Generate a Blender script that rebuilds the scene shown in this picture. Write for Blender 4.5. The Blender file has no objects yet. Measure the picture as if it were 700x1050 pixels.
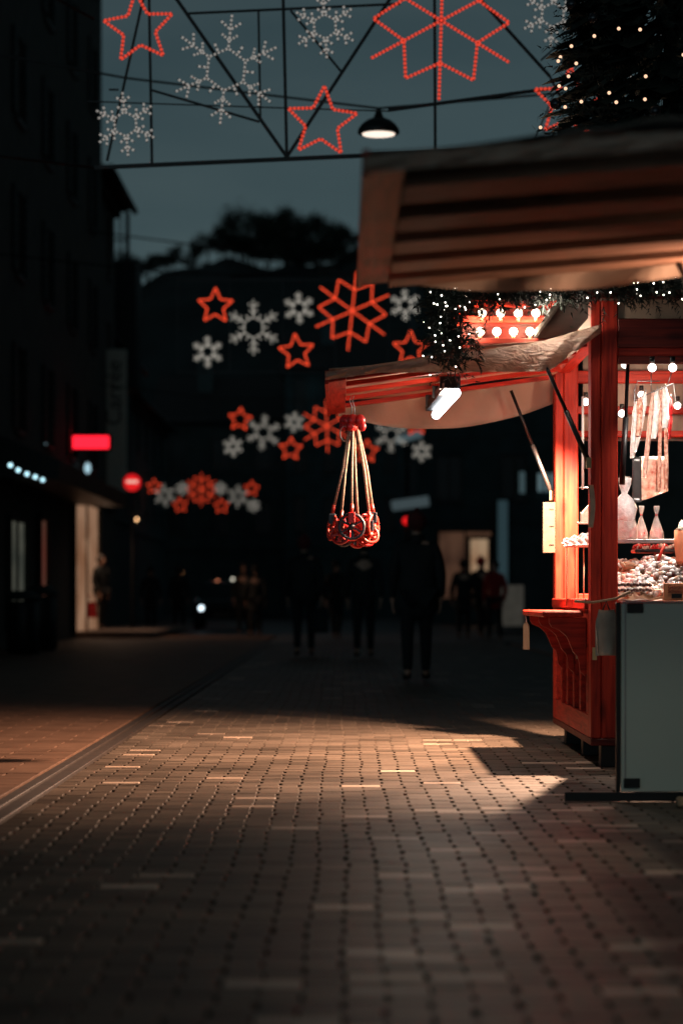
import bpy, math, random
from mathutils import Vector, Matrix
random.seed(7)
R = math.radians
PI = math.pi
S = bpy.context.scene
COL = S.collection

# ------------------------------------------------------------------ camera
H = 0.95
cam = bpy.data.cameras.new('camera'); camo = bpy.data.objects.new('camera', cam); COL.objects.link(camo)
camo.location = (0, 0, H); camo.rotation_euler = (R(90), 0, 0)
cam.sensor_fit = 'VERTICAL'; cam.sensor_height = 36; cam.lens = 85
cam.shift_y = 87 / 1050
cam.clip_start = 0.1; cam.clip_end = 2000
cam.dof.use_dof = True; cam.dof.focus_distance = 14.0; cam.dof.aperture_fstop = 1.8
S.camera = camo
S.view_settings.view_transform = 'Standard'; S.view_settings.look = 'None'
S.view_settings.exposure = 0; S.view_settings.gamma = 1
S.cycles.sample_clamp_indirect = 3
S.cycles.max_bounces = 6
F = 2479.0
def WX(px, Y): return (px - 350) / F * Y
def WZ(py, Y): return H - (py - 612) / F * Y

# ------------------------------------------------------------------ materials
def newmat(name):
    m = bpy.data.materials.new(name); m.use_nodes = True
    nt = m.node_tree; b = nt.nodes['Principled BSDF']
    return m, nt, b
def mat(name, col, rough=0.6, metal=0.0, var=0.25, scale=8.0, bump=0.15, stretch=(1, 1, 1), emit=None, es=0.0,
        trans=0.0, alpha=1.0, coat=0.0, col2=None, detail=4, bdist=0.004, sheen=0.0):
    m, nt, b = newmat(name)
    N = nt.nodes; L = nt.links
    b.inputs['Roughness'].default_value = rough; b.inputs['Metallic'].default_value = metal
    b.inputs['Coat Weight'].default_value = coat
    tc = N.new('ShaderNodeTexCoord'); mp = N.new('ShaderNodeMapping'); mp.inputs['Scale'].default_value = stretch
    L.new(tc.outputs['Object'], mp.inputs['Vector'])
    no = N.new('ShaderNodeTexNoise'); no.inputs['Scale'].default_value = scale; no.inputs['Detail'].default_value = detail
    L.new(mp.outputs['Vector'], no.inputs['Vector'])
    cr = N.new('ShaderNodeValToRGB'); cr.color_ramp.elements[0].position = .3; cr.color_ramp.elements[1].position = .7
    c = col; c2 = col2 or tuple(min(1, x * (1 + var)) for x in c); c1 = tuple(x * (1 - var) for x in c)
    cr.color_ramp.elements[0].color = (*c1, 1); cr.color_ramp.elements[1].color = (*c2, 1)
    L.new(no.outputs['Fac'], cr.inputs['Fac']); L.new(cr.outputs['Color'], b.inputs['Base Color'])
    if bump:
        bp = N.new('ShaderNodeBump'); bp.inputs['Strength'].default_value = bump; bp.inputs['Distance'].default_value = bdist * 5
        L.new(no.outputs['Fac'], bp.inputs['Height']); L.new(bp.outputs['Normal'], b.inputs['Normal'])
    if trans: b.inputs['Transmission Weight'].default_value = trans
    if alpha < 1: b.inputs['Alpha'].default_value = alpha
    if emit:
        b.inputs['Emission Color'].default_value = (*emit, 1); b.inputs['Emission Strength'].default_value = es
    return m
def wood(name, col, dark, rough=0.5, axis='Z', coat=0.0):
    m, nt, b = newmat(name); N = nt.nodes; L = nt.links
    tc = N.new('ShaderNodeTexCoord'); mp = N.new('ShaderNodeMapping')
    st = {'Z': (1, 1, .07), 'X': (.07, 1, 1), 'Y': (1, .07, 1)}[axis]
    mp.inputs['Scale'].default_value = st
    L.new(tc.outputs['Object'], mp.inputs['Vector'])
    no = N.new('ShaderNodeTexNoise'); no.inputs['Scale'].default_value = 45; no.inputs['Detail'].default_value = 5; no.inputs['Distortion'].default_value = .6
    L.new(mp.outputs['Vector'], no.inputs['Vector'])
    # knots
    mk = N.new('ShaderNodeMapping'); mk.inputs['Scale'].default_value = {'Z': (1, 1, .35), 'X': (.35, 1, 1), 'Y': (1, .35, 1)}[axis]
    L.new(tc.outputs['Object'], mk.inputs['Vector'])
    vo = N.new('ShaderNodeTexVoronoi'); vo.inputs['Scale'].default_value = 9
    L.new(mk.outputs['Vector'], vo.inputs['Vector'])
    kr = N.new('ShaderNodeValToRGB'); kr.color_ramp.elements[0].position = .10; kr.color_ramp.elements[1].position = .27
    kr.color_ramp.elements[0].color = (.25, .25, .25, 1); kr.color_ramp.elements[1].color = (1, 1, 1, 1)
    L.new(vo.outputs['Distance'], kr.inputs['Fac'])
    cr = N.new('ShaderNodeValToRGB'); cr.color_ramp.elements[0].position = .32; cr.color_ramp.elements[1].position = .62
    cr.color_ramp.elements[0].color = (*dark, 1); cr.color_ramp.elements[1].color = (*col, 1)
    L.new(no.outputs['Fac'], cr.inputs['Fac'])
    mx = N.new('ShaderNodeMix'); mx.data_type = 'RGBA'; mx.blend_type = 'MULTIPLY'; mx.inputs[0].default_value = .8
    L.new(cr.outputs['Color'], mx.inputs[6]); L.new(kr.outputs['Color'], mx.inputs[7])
    L.new(mx.outputs[2], b.inputs['Base Color'])
    bp = N.new('ShaderNodeBump'); bp.inputs['Strength'].default_value = .25; bp.inputs['Distance'].default_value = .01
    L.new(no.outputs['Fac'], bp.inputs['Height']); L.new(bp.outputs['Normal'], b.inputs['Normal'])
    b.inputs['Roughness'].default_value = rough; b.inputs['Coat Weight'].default_value = coat; b.inputs['Specular IOR Level'].default_value = .22
    return m
def emis(name, col, st, base=(.2, .2, .2)):
    m, nt, b = newmat(name)
    b.inputs['Base Color'].default_value = (*base, 1); b.inputs['Roughness'].default_value = .4
    b.inputs['Emission Color'].default_value = (*col, 1); b.inputs['Emission Strength'].default_value = st
    return m
def lit_interior(name, c1, c2, st, scale=2.0):
    m, nt, b = newmat(name); N = nt.nodes; L = nt.links
    tc = N.new('ShaderNodeTexCoord'); no = N.new('ShaderNodeTexNoise'); no.inputs['Scale'].default_value = scale; no.inputs['Detail'].default_value = 3
    L.new(tc.outputs['Object'], no.inputs['Vector'])
    cr = N.new('ShaderNodeValToRGB'); cr.color_ramp.elements[0].position = .38; cr.color_ramp.elements[1].position = .62
    cr.color_ramp.elements[0].color = (*c1, 1); cr.color_ramp.elements[1].color = (*c2, 1)
    L.new(no.outputs['Fac'], cr.inputs['Fac']); L.new(cr.outputs['Color'], b.inputs['Emission Color'])
    b.inputs['Emission Strength'].default_value = st; b.inputs['Base Color'].default_value = (.2, .17, .14, 1)
    return m

W_red = wood('stained_red_wood', (.46, .034, .016), (.24, .014, .008), axis='Z', rough=.45)
W_redx = wood('stained_red_wood_across', (.46, .034, .016), (.24, .014, .008), axis='X', rough=.45)
W_redy = wood('stained_red_wood_along', (.46, .034, .016), (.24, .014, .008), axis='Y', rough=.45)
W_dark = wood('dark_red_wood', (.13, .014, .008), (.06, .008, .006), axis='X')
W_pale = wood('pale_wood', (.50, .34, .22), (.36, .23, .14), axis='Z')
M_black = mat('black_painted_metal', (.012, .012, .013), .45, .3)
M_steel = mat('brushed_steel', (.3, .3, .3), .5, 1.0, bump=.02)
M_brass = mat('brass_hinge', (.5, .36, .2), .4, .9)
M_rubber = mat('black_rubber', (.01, .01, .01), .8)
M_canvas = mat('beige_canvas', (.44, .31, .22), .75, var=.18, scale=3, bump=.5, bdist=.02)
M_white = mat('white_paper', (.78, .76, .72), .7, var=.1, bump=.1)
M_teal = mat('grey_acrylic_panel', (.50, .58, .52), .3, var=.06, scale=1.2, bump=.02)
M_pelm = mat('cream_pelmet_cloth', (.40, .30, .24), .8, var=.5, scale=7, stretch=(1, 1, .1), bump=.3)
M_tan = wood('weathered_tan_boards', (.44, .24, .16), (.30, .15, .095), axis='X', rough=.6)
M_felt = mat('dark_roof_felt', (.02, .02, .02), .9)
M_bulb = emis('warm_bulb', (1, .80, .60), 9)
M_bulb2 = emis('white_bulb', (1, .93, .86), 6)
M_led = emis('white_led', (1, .92, .80), 10)
M_ledw = emis('warm_led', (1, .60, .38), 1.3)
M_tube = emis('cool_fluorescent', (.92, .96, 1), 8)
M_ropeR = emis('red_rope_light', (1, .085, .03), 1.7, (.4, .02, .01))
M_ropeRd = mat('red_rope_tube', (.35, .02, .012), .3, emit=(1, .05, .02), es=.25)
M_ropeW = emis('white_rope_light', (1, .93, .80), .62)
M_ropeR1 = emis('dim_red_rope_light', (1, .085, .045), .75, (.4, .02, .01)); M_ropeW1 = emis('dim_white_rope_light', (1, .93, .85), .30)
M_ropeWd = mat('clear_rope_tube', (.10, .10, .10), .3)
M_needle = mat('fir_needles', (.009, .017, .011), .7, var=.5, scale=14)
M_leaf = mat('dark_foliage', (.02, .032, .02), .9, var=.5, scale=3)
M_bark = mat('bark', (.05, .04, .03), .9, bump=.5)

def plasticsheet():
    m, nt, b = newmat('crinkled_clear_tarpaulin'); N = nt.nodes; L = nt.links
    tc = N.new('ShaderNodeTexCoord'); mp = N.new('ShaderNodeMapping'); mp.inputs['Scale'].default_value = (1.2, 1.2, 3)
    L.new(tc.outputs['Object'], mp.inputs['Vector'])
    no = N.new('ShaderNodeTexNoise'); no.inputs['Scale'].default_value = 9; no.inputs['Detail'].default_value = 5; no.inputs['Distortion'].default_value = 1.5
    L.new(mp.outputs['Vector'], no.inputs['Vector'])
    bp = N.new('ShaderNodeBump'); bp.inputs['Strength'].default_value = .6; bp.inputs['Distance'].default_value = .05
    L.new(no.outputs['Fac'], bp.inputs['Height']); L.new(bp.outputs['Normal'], b.inputs['Normal'])
    cr = N.new('ShaderNodeValToRGB'); cr.color_ramp.elements[0].position = .42; cr.color_ramp.elements[1].position = .6
    cr.color_ramp.elements[0].color = (.62, .42, .32, 1); cr.color_ramp.elements[1].color = (.80, .64, .52, 1)
    L.new(no.outputs['Fac'], cr.inputs['Fac']); L.new(cr.outputs['Color'], b.inputs['Base Color'])
    b.inputs['Roughness'].default_value = .22
    b.inputs['Subsurface Weight'].default_value = 0
    tr = N.new('ShaderNodeBsdfTranslucent'); tr.inputs['Color'].default_value = (.75, .55, .42, 1)
    L.new(bp.outputs['Normal'], tr.inputs['Normal'])
    ms = N.new('ShaderNodeMixShader'); ms.inputs[0].default_value = .5
    L.new(b.outputs[0], ms.inputs[1]); L.new(tr.outputs[0], ms.inputs[2])
    L.new(ms.outputs[0], N['Material Output'].inputs['Surface'])
    return m
M_sheet = plasticsheet()
def canvas_translucent():
    m = mat('thin_beige_canvas', (.50, .36, .27), .8, var=.15, scale=3, bump=.4, bdist=.02)
    nt = m.node_tree; N = nt.nodes; L = nt.links
    tr = N.new('ShaderNodeBsdfTranslucent'); tr.inputs['Color'].default_value = (.55, .36, .25, 1)
    ms = N.new('ShaderNodeMixShader'); ms.inputs[0].default_value = .3
    L.new(N['Principled BSDF'].outputs[0], ms.inputs[1]); L.new(tr.outputs[0], ms.inputs[2])
    L.new(ms.outputs[0], N['Material Output'].inputs['Surface'])
    return m
M_thin = canvas_translucent()
def cello():
    m, nt, b = newmat('clear_cellophane'); N = nt.nodes; L = nt.links
    b.inputs['Base Color'].default_value = (.8, .78, .75, 1); b.inputs['Roughness'].default_value = .12
    b.inputs['Alpha'].default_value = .45
    tc = N.new('ShaderNodeTexCoord'); no = N.new('ShaderNodeTexNoise'); no.inputs['Scale'].default_value = 30
    L.new(tc.outputs['Object'], no.inputs['Vector'])
    bp = N.new('ShaderNodeBump'); bp.inputs['Strength'].default_value = .8; bp.inputs['Distance'].default_value = .02
    L.new(no.outputs['Fac'], bp.inputs['Height']); L.new(bp.outputs['Normal'], b.inputs['Normal'])
    return m
M_cello = cello()

# ------------------------------------------------------------------ mesh helper
class MB:
    def __init__(s): s.v = []; s.f = []; s.m = []; s.sm = []
    def add(s, vs, fs, mi=0, smooth=False):
        o = len(s.v); s.v += [tuple(v) for v in vs]
        for f in fs: s.f.append(tuple(i + o for i in f)); s.m.append(mi); s.sm.append(smooth)
        return s
    def box(s, x0, x1, y0, y1, z0, z1, mi=0, bev=0.0, M=None):
        b = min(bev, (x1 - x0) * .4, (y1 - y0) * .4, (z1 - z0) * .4)
        if b <= 0:
            vs = [(x, y, z) for x in (x0, x1) for y in (y0, y1) for z in (z0, z1)]
            fs = [(0, 1, 3, 2), (4, 6, 7, 5), (0, 4, 5, 1), (2, 3, 7, 6), (0, 2, 6, 4), (1, 5, 7, 3)]
        else:
            vs = []; idx = {}
            for i, x in enumerate((x0, x1)):
                for j, y in enumerate((y0, y1)):
                    for k, z in enumerate((z0, z1)):
                        sx = 1 if i == 0 else -1; sy = 1 if j == 0 else -1; sz = 1 if k == 0 else -1
                        idx[(i, j, k, 0)] = len(vs); vs.append((x, y + sy * b, z + sz * b))
                        idx[(i, j, k, 1)] = len(vs); vs.append((x + sx * b, y, z + sz * b))
                        idx[(i, j, k, 2)] = len(vs); vs.append((x + sx * b, y + sy * b, z))
            g = lambda i, j, k, a: idx[(i, j, k, a)]
            fs = []
            for i in (0, 1): fs.append((g(i,0,0,0), g(i,0,1,0), g(i,1,1,0), g(i,1,0,0)) if i == 0 else (g(i,0,0,0), g(i,1,0,0), g(i,1,1,0), g(i,0,1,0)))
            for j in (0, 1): fs.append((g(0,j,0,1), g(1,j,0,1), g(1,j,1,1), g(0,j,1,1)) if j == 0 else (g(0,j,0,1), g(0,j,1,1), g(1,j,1,1), g(1,j,0,1)))
            for k in (0, 1): fs.append((g(0,0,k,2), g(0,1,k,2), g(1,1,k,2), g(1,0,k,2)) if k == 0 else (g(0,0,k,2), g(1,0,k,2), g(1,1,k,2), g(0,1,k,2)))
            for i in (0, 1):
                for j in (0, 1): fs.append((g(i,j,0,0), g(i,j,1,0), g(i,j,1,1), g(i,j,0,1)))
            for i in (0, 1):
                for k in (0, 1): fs.append((g(i,0,k,0), g(i,1,k,0), g(i,1,k,2), g(i,0,k,2)))
            for j in (0, 1):
                for k in (0, 1): fs.append((g(0,j,k,1), g(1,j,k,1), g(1,j,k,2), g(0,j,k,2)))
            for i in (0, 1):
                for j in (0, 1):
                    for k in (0, 1): fs.append((g(i,j,k,0), g(i,j,k,1), g(i,j,k,2)))
        if M is not None: vs = [M @ Vector(v) for v in vs]
        return s.add(vs, fs, mi)
    def bar(s, a, b, w, h=None, mi=0, n=4, r=None, up=(0, 0, 1)):
        """square bar (n=4) or round tube between two points"""
        a = Vector(a); b = Vector(b); d = (b - a)
        if d.length < 1e-6: return s
        d.normalize(); up = Vector(up)
        if abs(d.dot(up)) > .95: up = Vector((1, 0, 0))
        u = d.cross(up).normalized(); v = u.cross(d).normalized(); h = h or w
        vs = []
        for p in (a, b):
            for k in range(n):
                t = 2 * PI * (k + .5) / n
                if n == 4: q = u * (w / 2 * (1 if math.cos(t) > 0 else -1)) + v * (h / 2 * (1 if math.sin(t) > 0 else -1))
                else: q = u * (math.cos(t) * w / 2) + v * (math.sin(t) * h / 2)
                vs.append(p + q)
        fs = [(k, (k + 1) % n, n + (k + 1) % n, n + k) for k in range(n)] + [tuple(range(n))[::-1], tuple(range(n, 2 * n))]
        return s.add(vs, fs, mi, n > 4)
    def tube(s, pts, r, n=8, mi=0, rs=None, closed=False):
        pts = [Vector(p) for p in pts]; m = len(pts); vs = []; prev = None
        for i, p in enumerate(pts):
            if closed: d = pts[(i + 1) % m] - pts[i - 1]
            else: d = pts[min(i + 1, m - 1)] - pts[max(i - 1, 0)]
            d.normalize()
            if prev is None:
                up = Vector((0, 0, 1)) if abs(d.z) < .9 else Vector((1, 0, 0))
                u = d.cross(up).normalized()
            else: u = (prev - d * prev.dot(d)).normalized()
            prev = u; v = d.cross(u)
            rr = rs[i] if rs else r
            for k in range(n):
                t = 2 * PI * k / n; vs.append(p + u * math.cos(t) * rr + v * math.sin(t) * rr)
        fs = []
        for i in range(m if closed else m - 1):
            j = (i + 1) % m
            for k in range(n): fs.append((i * n + k, i * n + (k + 1) % n, j * n + (k + 1) % n, j * n + k))
        if not closed: fs += [tuple(range(n))[::-1], tuple(range((m - 1) * n, m * n))]
        return s.add(vs, fs, mi, True)
    def lathe(s, prof, n=16, c=(0, 0, 0), mi=0, M=None, wob=0):
        vs = []; fs = []
        for r, z in prof:
            for k in range(n):
                t = 2 * PI * k / n; rr = r * (1 + wob * math.sin(3 * t + z * 40) + wob * random.uniform(-1, 1) * .5)
                p = Vector((math.cos(t) * rr, math.sin(t) * rr, z))
                if M is not None: p = M @ p
                vs.append(p + Vector(c))
        m = len(prof)
        for i in range(m - 1):
            for k in range(n): fs.append((i * n + k, i * n + (k + 1) % n, (i + 1) * n + (k + 1) % n, (i + 1) * n + k))
        fs += [tuple(range(n))[::-1], tuple(range((m - 1) * n, m * n))]
        return s.add(vs, fs, mi, True)
    def ball(s, c, r, n=8, mi=0, sc=(1, 1, 1), jit=0):
        prof = [(max(.02, math.sin(PI * i / (n // 2 + 1))) * r, -math.cos(PI * i / (n // 2 + 1)) * r) for i in range(n // 2 + 2)]
        M = Matrix.Diagonal(Vector((*sc, 1))) 
        if jit: M = Matrix.Rotation(random.uniform(0, PI), 4, random.choice('XYZ')) @ M
        return s.lathe(prof, n, c, mi, M)
    def prism(s, pts, a0, a1, axis='Y', mi=0):
        """extrude 2-D polygon. axis Y: pts are (x,z)"""
        n = len(pts)
        def P(p, a): return (p[0], a, p[1]) if axis == 'Y' else ((a, p[0], p[1]) if axis == 'X' else (p[0], p[1], a))
        vs = [P(p, a0) for p in pts] + [P(p, a1) for p in pts]
        fs = [tuple(range(n)), tuple(range(n, 2 * n))[::-1]] + [(k, n + k, n + (k + 1) % n, (k + 1) % n) for k in range(n)]
        return s.add(vs, fs, mi)
    def sheet(s, fn, nu, nv, th=0.004, mi=0):
        """grid surface with thickness; fn(u,v)->Vector"""
        P = [[Vector(fn(i / nu, j / nv)) for j in range(nv + 1)] for i in range(nu + 1)]
        vs = []; fs = []
        def nrm(i, j):
            a = P[min(i + 1, nu)][j] - P[max(i - 1, 0)][j]; b = P[i][min(j + 1, nv)] - P[i][max(j - 1, 0)]
            n = a.cross(b); return n.normalized() if n.length > 1e-9 else Vector((0, 0, 1))
        for side in (0, 1):
            for i in range(nu + 1):
                for j in range(nv + 1): vs.append(P[i][j] + nrm(i, j) * (th * side))
        w = nv + 1; o = (nu + 1) * w
        for i in range(nu):
            for j in range(nv):
                q = (i * w + j, i * w + j + 1, (i + 1) * w + j + 1, (i + 1) * w + j)
                fs.append(q); fs.append(tuple(x + o for x in q[::-1]))
        for i in range(nu):
            for j in (0, nv): fs.append((i * w + j, (i + 1) * w + j, (i + 1) * w + j + o, i * w + j + o))
        for j in range(nv):
            for i in (0, nu): fs.append((i * w + j, i * w + j + 1, i * w + j + 1 + o, i * w + j + o))
        return s.add(vs, fs, mi, True)
    def mesh(s, name, mats):
        me = bpy.data.meshes.new(name); me.from_pydata([tuple(v) for v in s.v], [], s.f)
        for m in (mats if isinstance(mats, (list, tuple)) else [mats]): me.materials.append(m)
        me.polygons.foreach_set('material_index', s.m); me.polygons.foreach_set('use_smooth', s.sm)
        me.update(); return me
    def build(s, name, mats, parent=None, loc=None):
        o = bpy.data.objects.new(name, s.mesh(name, mats)); COL.objects.link(o)
        if parent is not None: o.parent = parent
        if loc: o.location = loc
        return o
def tag(o, label=None, cat=None, group=None, kind=None):
    if label: o['label'] = label
    if cat: o['category'] = cat
    if group: o['group'] = group
    if kind: o['kind'] = kind
    return o
def thing(name, loc, label, cat, group=None, rz=0):
    o = bpy.data.objects.new(name, None); o.empty_display_size = .1; COL.objects.link(o)
    o.location = loc; o.rotation_euler = (0, 0, rz); return tag(o, label, cat, group)
def inst(name, me, parent=None, loc=(0, 0, 0), rot=(0, 0, 0), sc=None):
    o = bpy.data.objects.new(name, me); COL.objects.link(o)
    if parent is not None: o.parent = parent
    o.location = loc; o.rotation_euler = rot
    if sc: o.scale = sc if isinstance(sc, tuple) else (sc, sc, sc)
    return o
def text_mesh(txt, size, extr=.004, align='CENTER'):
    c = bpy.data.curves.new('lettering', 'FONT'); c.body = txt; c.size = size; c.extrude = extr; c.align_x = align; c.align_y = 'CENTER'; c.resolution_u = 3
    o = bpy.data.objects.new('lettering', c); COL.objects.link(o)
    dg = bpy.context.evaluated_depsgraph_get(); me = bpy.data.meshes.new_from_object(o.evaluated_get(dg))
    bpy.data.objects.remove(o); bpy.data.curves.remove(c); me.name = 'lettering'; return me
def lamp(name, kind, loc, energy, col, size=.1, parent=None, **kw):
    l = bpy.data.lights.new(name, kind); l.energy = energy; l.color = col
    if kind == 'AREA':
        l.shape = 'RECTANGLE'; l.size = kw.get('sx', .1); l.size_y = kw.get('sy', .1)
    elif kind == 'SPOT': l.spot_size = kw['spot']; l.spot_blend = kw.get('blend', .35); l.shadow_soft_size = size
    elif kind == 'SUN': l.angle = kw.get('angle', .01)
    else: l.shadow_soft_size = size
    o = bpy.data.objects.new(name, l); COL.objects.link(o); o.location = loc
    o.rotation_euler = kw.get('rot', (0, 0, 0))
    if parent: o.parent = parent
    return o

# ------------------------------------------------------------------ world (dusk)
w = bpy.data.worlds.new('World'); S.world = w; w.use_nodes = True
N = w.node_tree.nodes; L = w.node_tree.links
bg = N['Background']
sky = N.new('ShaderNodeTexSky'); sky.sky_type = 'NISHITA'; sky.sun_disc = False
sky.sun_elevation = R(2); sky.sun_rotation = R(200); sky.altitude = 300; sky.air_density = 1.2
hs = N.new('ShaderNodeHueSaturation'); hs.inputs['Saturation'].default_value = .12
tc = N.new('ShaderNodeTexCoord'); mp = N.new('ShaderNodeMapping'); mp.inputs['Scale'].default_value = (1, 1, 5)
no = N.new('ShaderNodeTexNoise'); no.inputs['Scale'].default_value = 5; no.inputs['Detail'].default_value = 5
cr = N.new('ShaderNodeValToRGB'); cr.color_ramp.elements[0].position = .3; cr.color_ramp.elements[1].position = .75
cr.color_ramp.elements[0].color = (.40, .70, .84, 1); cr.color_ramp.elements[1].color = (.62, .95, 1.08, 1)
mx = N.new('ShaderNodeMix'); mx.data_type = 'RGBA'; mx.blend_type = 'MULTIPLY'; mx.inputs[0].default_value = 1
L.new(tc.outputs['Generated'], mp.inputs['Vector']); L.new(mp.outputs['Vector'], no.inputs['Vector']); L.new(no.outputs['Fac'], cr.inputs['Fac'])
L.new(sky.outputs['Color'], hs.inputs['Color']); L.new(hs.outputs['Color'], mx.inputs[6]); L.new(cr.outputs['Color'], mx.inputs[7])
L.new(mx.outputs[2], bg.inputs['Color'])
bg.inputs['Strength'].default_value = .044
sun = lamp('sun', 'SUN', (0, 0, 60), .012, (.7, .85, 1), angle=R(20), rot=(R(60), 0, R(200)))

# ------------------------------------------------------------------ ground
def ground_mat():
    m, nt, b = newmat('dark_stone_sheet'); N = nt.nodes; L = nt.links
    tc = N.new('ShaderNodeTexCoord'); br = N.new('ShaderNodeTexBrick')
    br.inputs['Scale'].default_value = 1; br.inputs['Brick Width'].default_value = .4; br.inputs['Row Height'].default_value = .2
    br.inputs['Mortar Size'].default_value = .006; br.inputs['Color1'].default_value = (.012, .011, .010, 1); br.inputs['Color2'].default_value = (.018, .016, .014, 1); br.inputs['Mortar'].default_value = (.01, .01, .01, 1)
    L.new(tc.outputs['Object'], br.inputs['Vector']); L.new(br.outputs['Color'], b.inputs['Base Color'])
    b.inputs['Roughness'].default_value = .55
    return m
g = MB(); g.add([(-300, -20, -.04), (300, -20, -.04), (300, 400, -.04), (-300, 400, -.04)], [(0, 1, 2, 3)])
tag(g.build('ground', ground_mat()), kind='structure')

def brick_mat(pale=False):
    m, nt, b = newmat('pale_glint_pavers' if pale else 'clay_pavers'); N = nt.nodes; L = nt.links
    ge = N.new('ShaderNodeNewGeometry')
    cr = N.new('ShaderNodeValToRGB'); e = cr.color_ramp.elements
    e[0].position = 0; e[0].color = (.078, .060, .045, 1); e[1].position = .6; e[1].color = (.132, .100, .076, 1)
    q = e.new(1); q.color = (.160, .120, .090, 1)
    if pale: e[0].color = (.36, .26, .19, 1); e[1].color = (.48, .35, .26, 1); e[2].color = (.60, .45, .34, 1)  # paler tone carries the glint of lamplight on the pavers in its colour
    L.new(ge.outputs['Random Per Island'], cr.inputs['Fac'])
    tc = N.new('ShaderNodeTexCoord'); no = N.new('ShaderNodeTexNoise'); no.inputs['Scale'].default_value = 60; no.inputs['Detail'].default_value = 5
    L.new(tc.outputs['Object'], no.inputs['Vector'])
    n2 = N.new('ShaderNodeTexNoise'); n2.inputs['Scale'].default_value = 1.3; n2.inputs['Detail'].default_value = 4
    L.new(tc.outputs['Object'], n2.inputs['Vector'])
    r2 = N.new('ShaderNodeValToRGB'); r2.color_ramp.elements[0].position = .3; r2.color_ramp.elements[1].position = .7
    r2.color_ramp.elements[0].color = (.62, .62, .62, 1); r2.color_ramp.elements[1].color = (1.1, 1.1, 1.1, 1)
    L.new(n2.outputs['Fac'], r2.inputs['Fac'])
    mx = N.new('ShaderNodeMix'); mx.data_type = 'RGBA'; mx.blend_type = 'MULTIPLY'; mx.inputs[0].default_value = 1
    L.new(cr.outputs['Color'], mx.inputs[6]); L.new(r2.outputs['Color'], mx.inputs[7])
    r3 = N.new('ShaderNodeValToRGB'); r3.color_ramp.elements[0].position = .3; r3.color_ramp.elements[1].position = .7
    r3.color_ramp.elements[0].color = (.8, .8, .8, 1); r3.color_ramp.elements[1].color = (1.12, 1.12, 1.12, 1)
    L.new(no.outputs['Fac'], r3.inputs['Fac'])
    m2 = N.new('ShaderNodeMix'); m2.data_type = 'RGBA'; m2.blend_type = 'MULTIPLY'; m2.inputs[0].default_value = 1
    L.new(mx.outputs[2], m2.inputs[6]); L.new(r3.outputs['Color'], m2.inputs[7])
    L.new(m2.outputs[2], b.inputs['Base Color'])
    bp = N.new('ShaderNodeBump'); bp.inputs['Strength'].default_value = .35; bp.inputs['Distance'].default_value = .004
    L.new(no.outputs['Fac'], bp.inputs['Height']); L.new(bp.outputs['Normal'], b.inputs['Normal'])
    mr = N.new('ShaderNodeMapRange'); mr.inputs[3].default_value = .38; mr.inputs[4].default_value = .6
    L.new(n2.outputs['Fac'], mr.inputs[0]); L.new(mr.outputs[0], b.inputs['Roughness']); b.inputs['Specular IOR Level'].default_value = .4 if pale else .1
    return m
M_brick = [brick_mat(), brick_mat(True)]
def pavers(x0, x1, y0, y1, bw, bd, jx, jy, name, matl, tilt=.006, wav=.02, pale=False):
    g = MB(); ny = int((y1 - y0) / bd); nx = int((x1 - x0) / bw) + 2
    rnd = random.Random(3)
    for j in range(ny):
        yc = y0 + (j + .5) * bd
        off = (bw / 2 if j % 2 else 0) + wav * math.sin(yc * .9) + wav * .5 * math.sin(yc * 2.3 + 1) + rnd.uniform(-.006, .006)
        for i in range(nx):
            xc = x0 + i * bw + off
            hx = (bw - jx * rnd.uniform(.7, 1.3)) / 2; hy = (bd - jy) / 2; xc += rnd.uniform(-.003, .003)
            la, lb = max(x0, xc - hx), min(x1, xc + hx)
            if lb - la < .03: continue
            xc, hx = (la + lb) / 2, (lb - la) / 2
            zt = .002 + rnd.uniform(-.001, .001); tx = rnd.uniform(-tilt, tilt); ty = rnd.uniform(-tilt, tilt) * 1.5
            b = .003; vs = []
            for (sx, sy) in ((-1, -1), (1, -1), (1, 1), (-1, 1)):
                vs.append((xc + sx * hx, yc + sy * hy, -.036))
            for (sx, sy) in ((-1, -1), (1, -1), (1, 1), (-1, 1)):
                vs.append((xc + sx * hx, yc + sy * hy, zt - b + sx * hx * tx + sy * hy * ty))
            for (sx, sy) in ((-1, -1), (1, -1), (1, 1), (-1, 1)):
                vs.append((xc + sx * (hx - b), yc + sy * (hy - b * .3), zt + sx * hx * tx + sy * hy * ty))
            fs = [(8, 9, 10, 11)]
            for k in range(4):
                l = (k + 1) % 4; fs.append((4 + k, 4 + l, 8 + l, 8 + k)); fs.append((k, l, 4 + l, 4 + k))
            g.add(vs, fs, 1 if pale and rnd.random() < (.13 if xc > -.2 + .25 * math.sin(yc) and yc < 11.4 else .018) else 0)  # paler pavers packed where the near stall's light glints, painted in
    return tag(g.build(name, matl), kind='structure')
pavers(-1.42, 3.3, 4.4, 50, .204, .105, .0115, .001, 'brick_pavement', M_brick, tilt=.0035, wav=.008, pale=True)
M_slab = mat('grey_paving_slabs', (.13, .075, .050), .6, var=.25, scale=3, bump=.1)
pavers(-6.0, -1.62, 8, 60, .40, .20, .006, .004, 'side_pavement', M_slab, .004, .0)
g = MB()
for k in range(45):
    y = 6 + k; g.box(-1.60, -1.54, y, y + .997, -.036, .002, bev=.003); g.box(-1.52, -1.445, y + .2, y + 1.197, -.036, .002, bev=.003)
M_slab.node_tree.nodes['Principled BSDF'].inputs['Specular IOR Level'].default_value = .15
tag(g.build('drain_channel', mat('drain_stone', (.035, .025, .02), .6)), kind='structure')
g = MB(); g.box(-1.55, 3.6, 50.1, 120, -.036, .0); g.box(3.5, 7.2, -5, 50, -.036, .0)
tag(g.build('street', mat('far_paving', (.05, .043, .038), .6, scale=6)), kind='structure')

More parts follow.
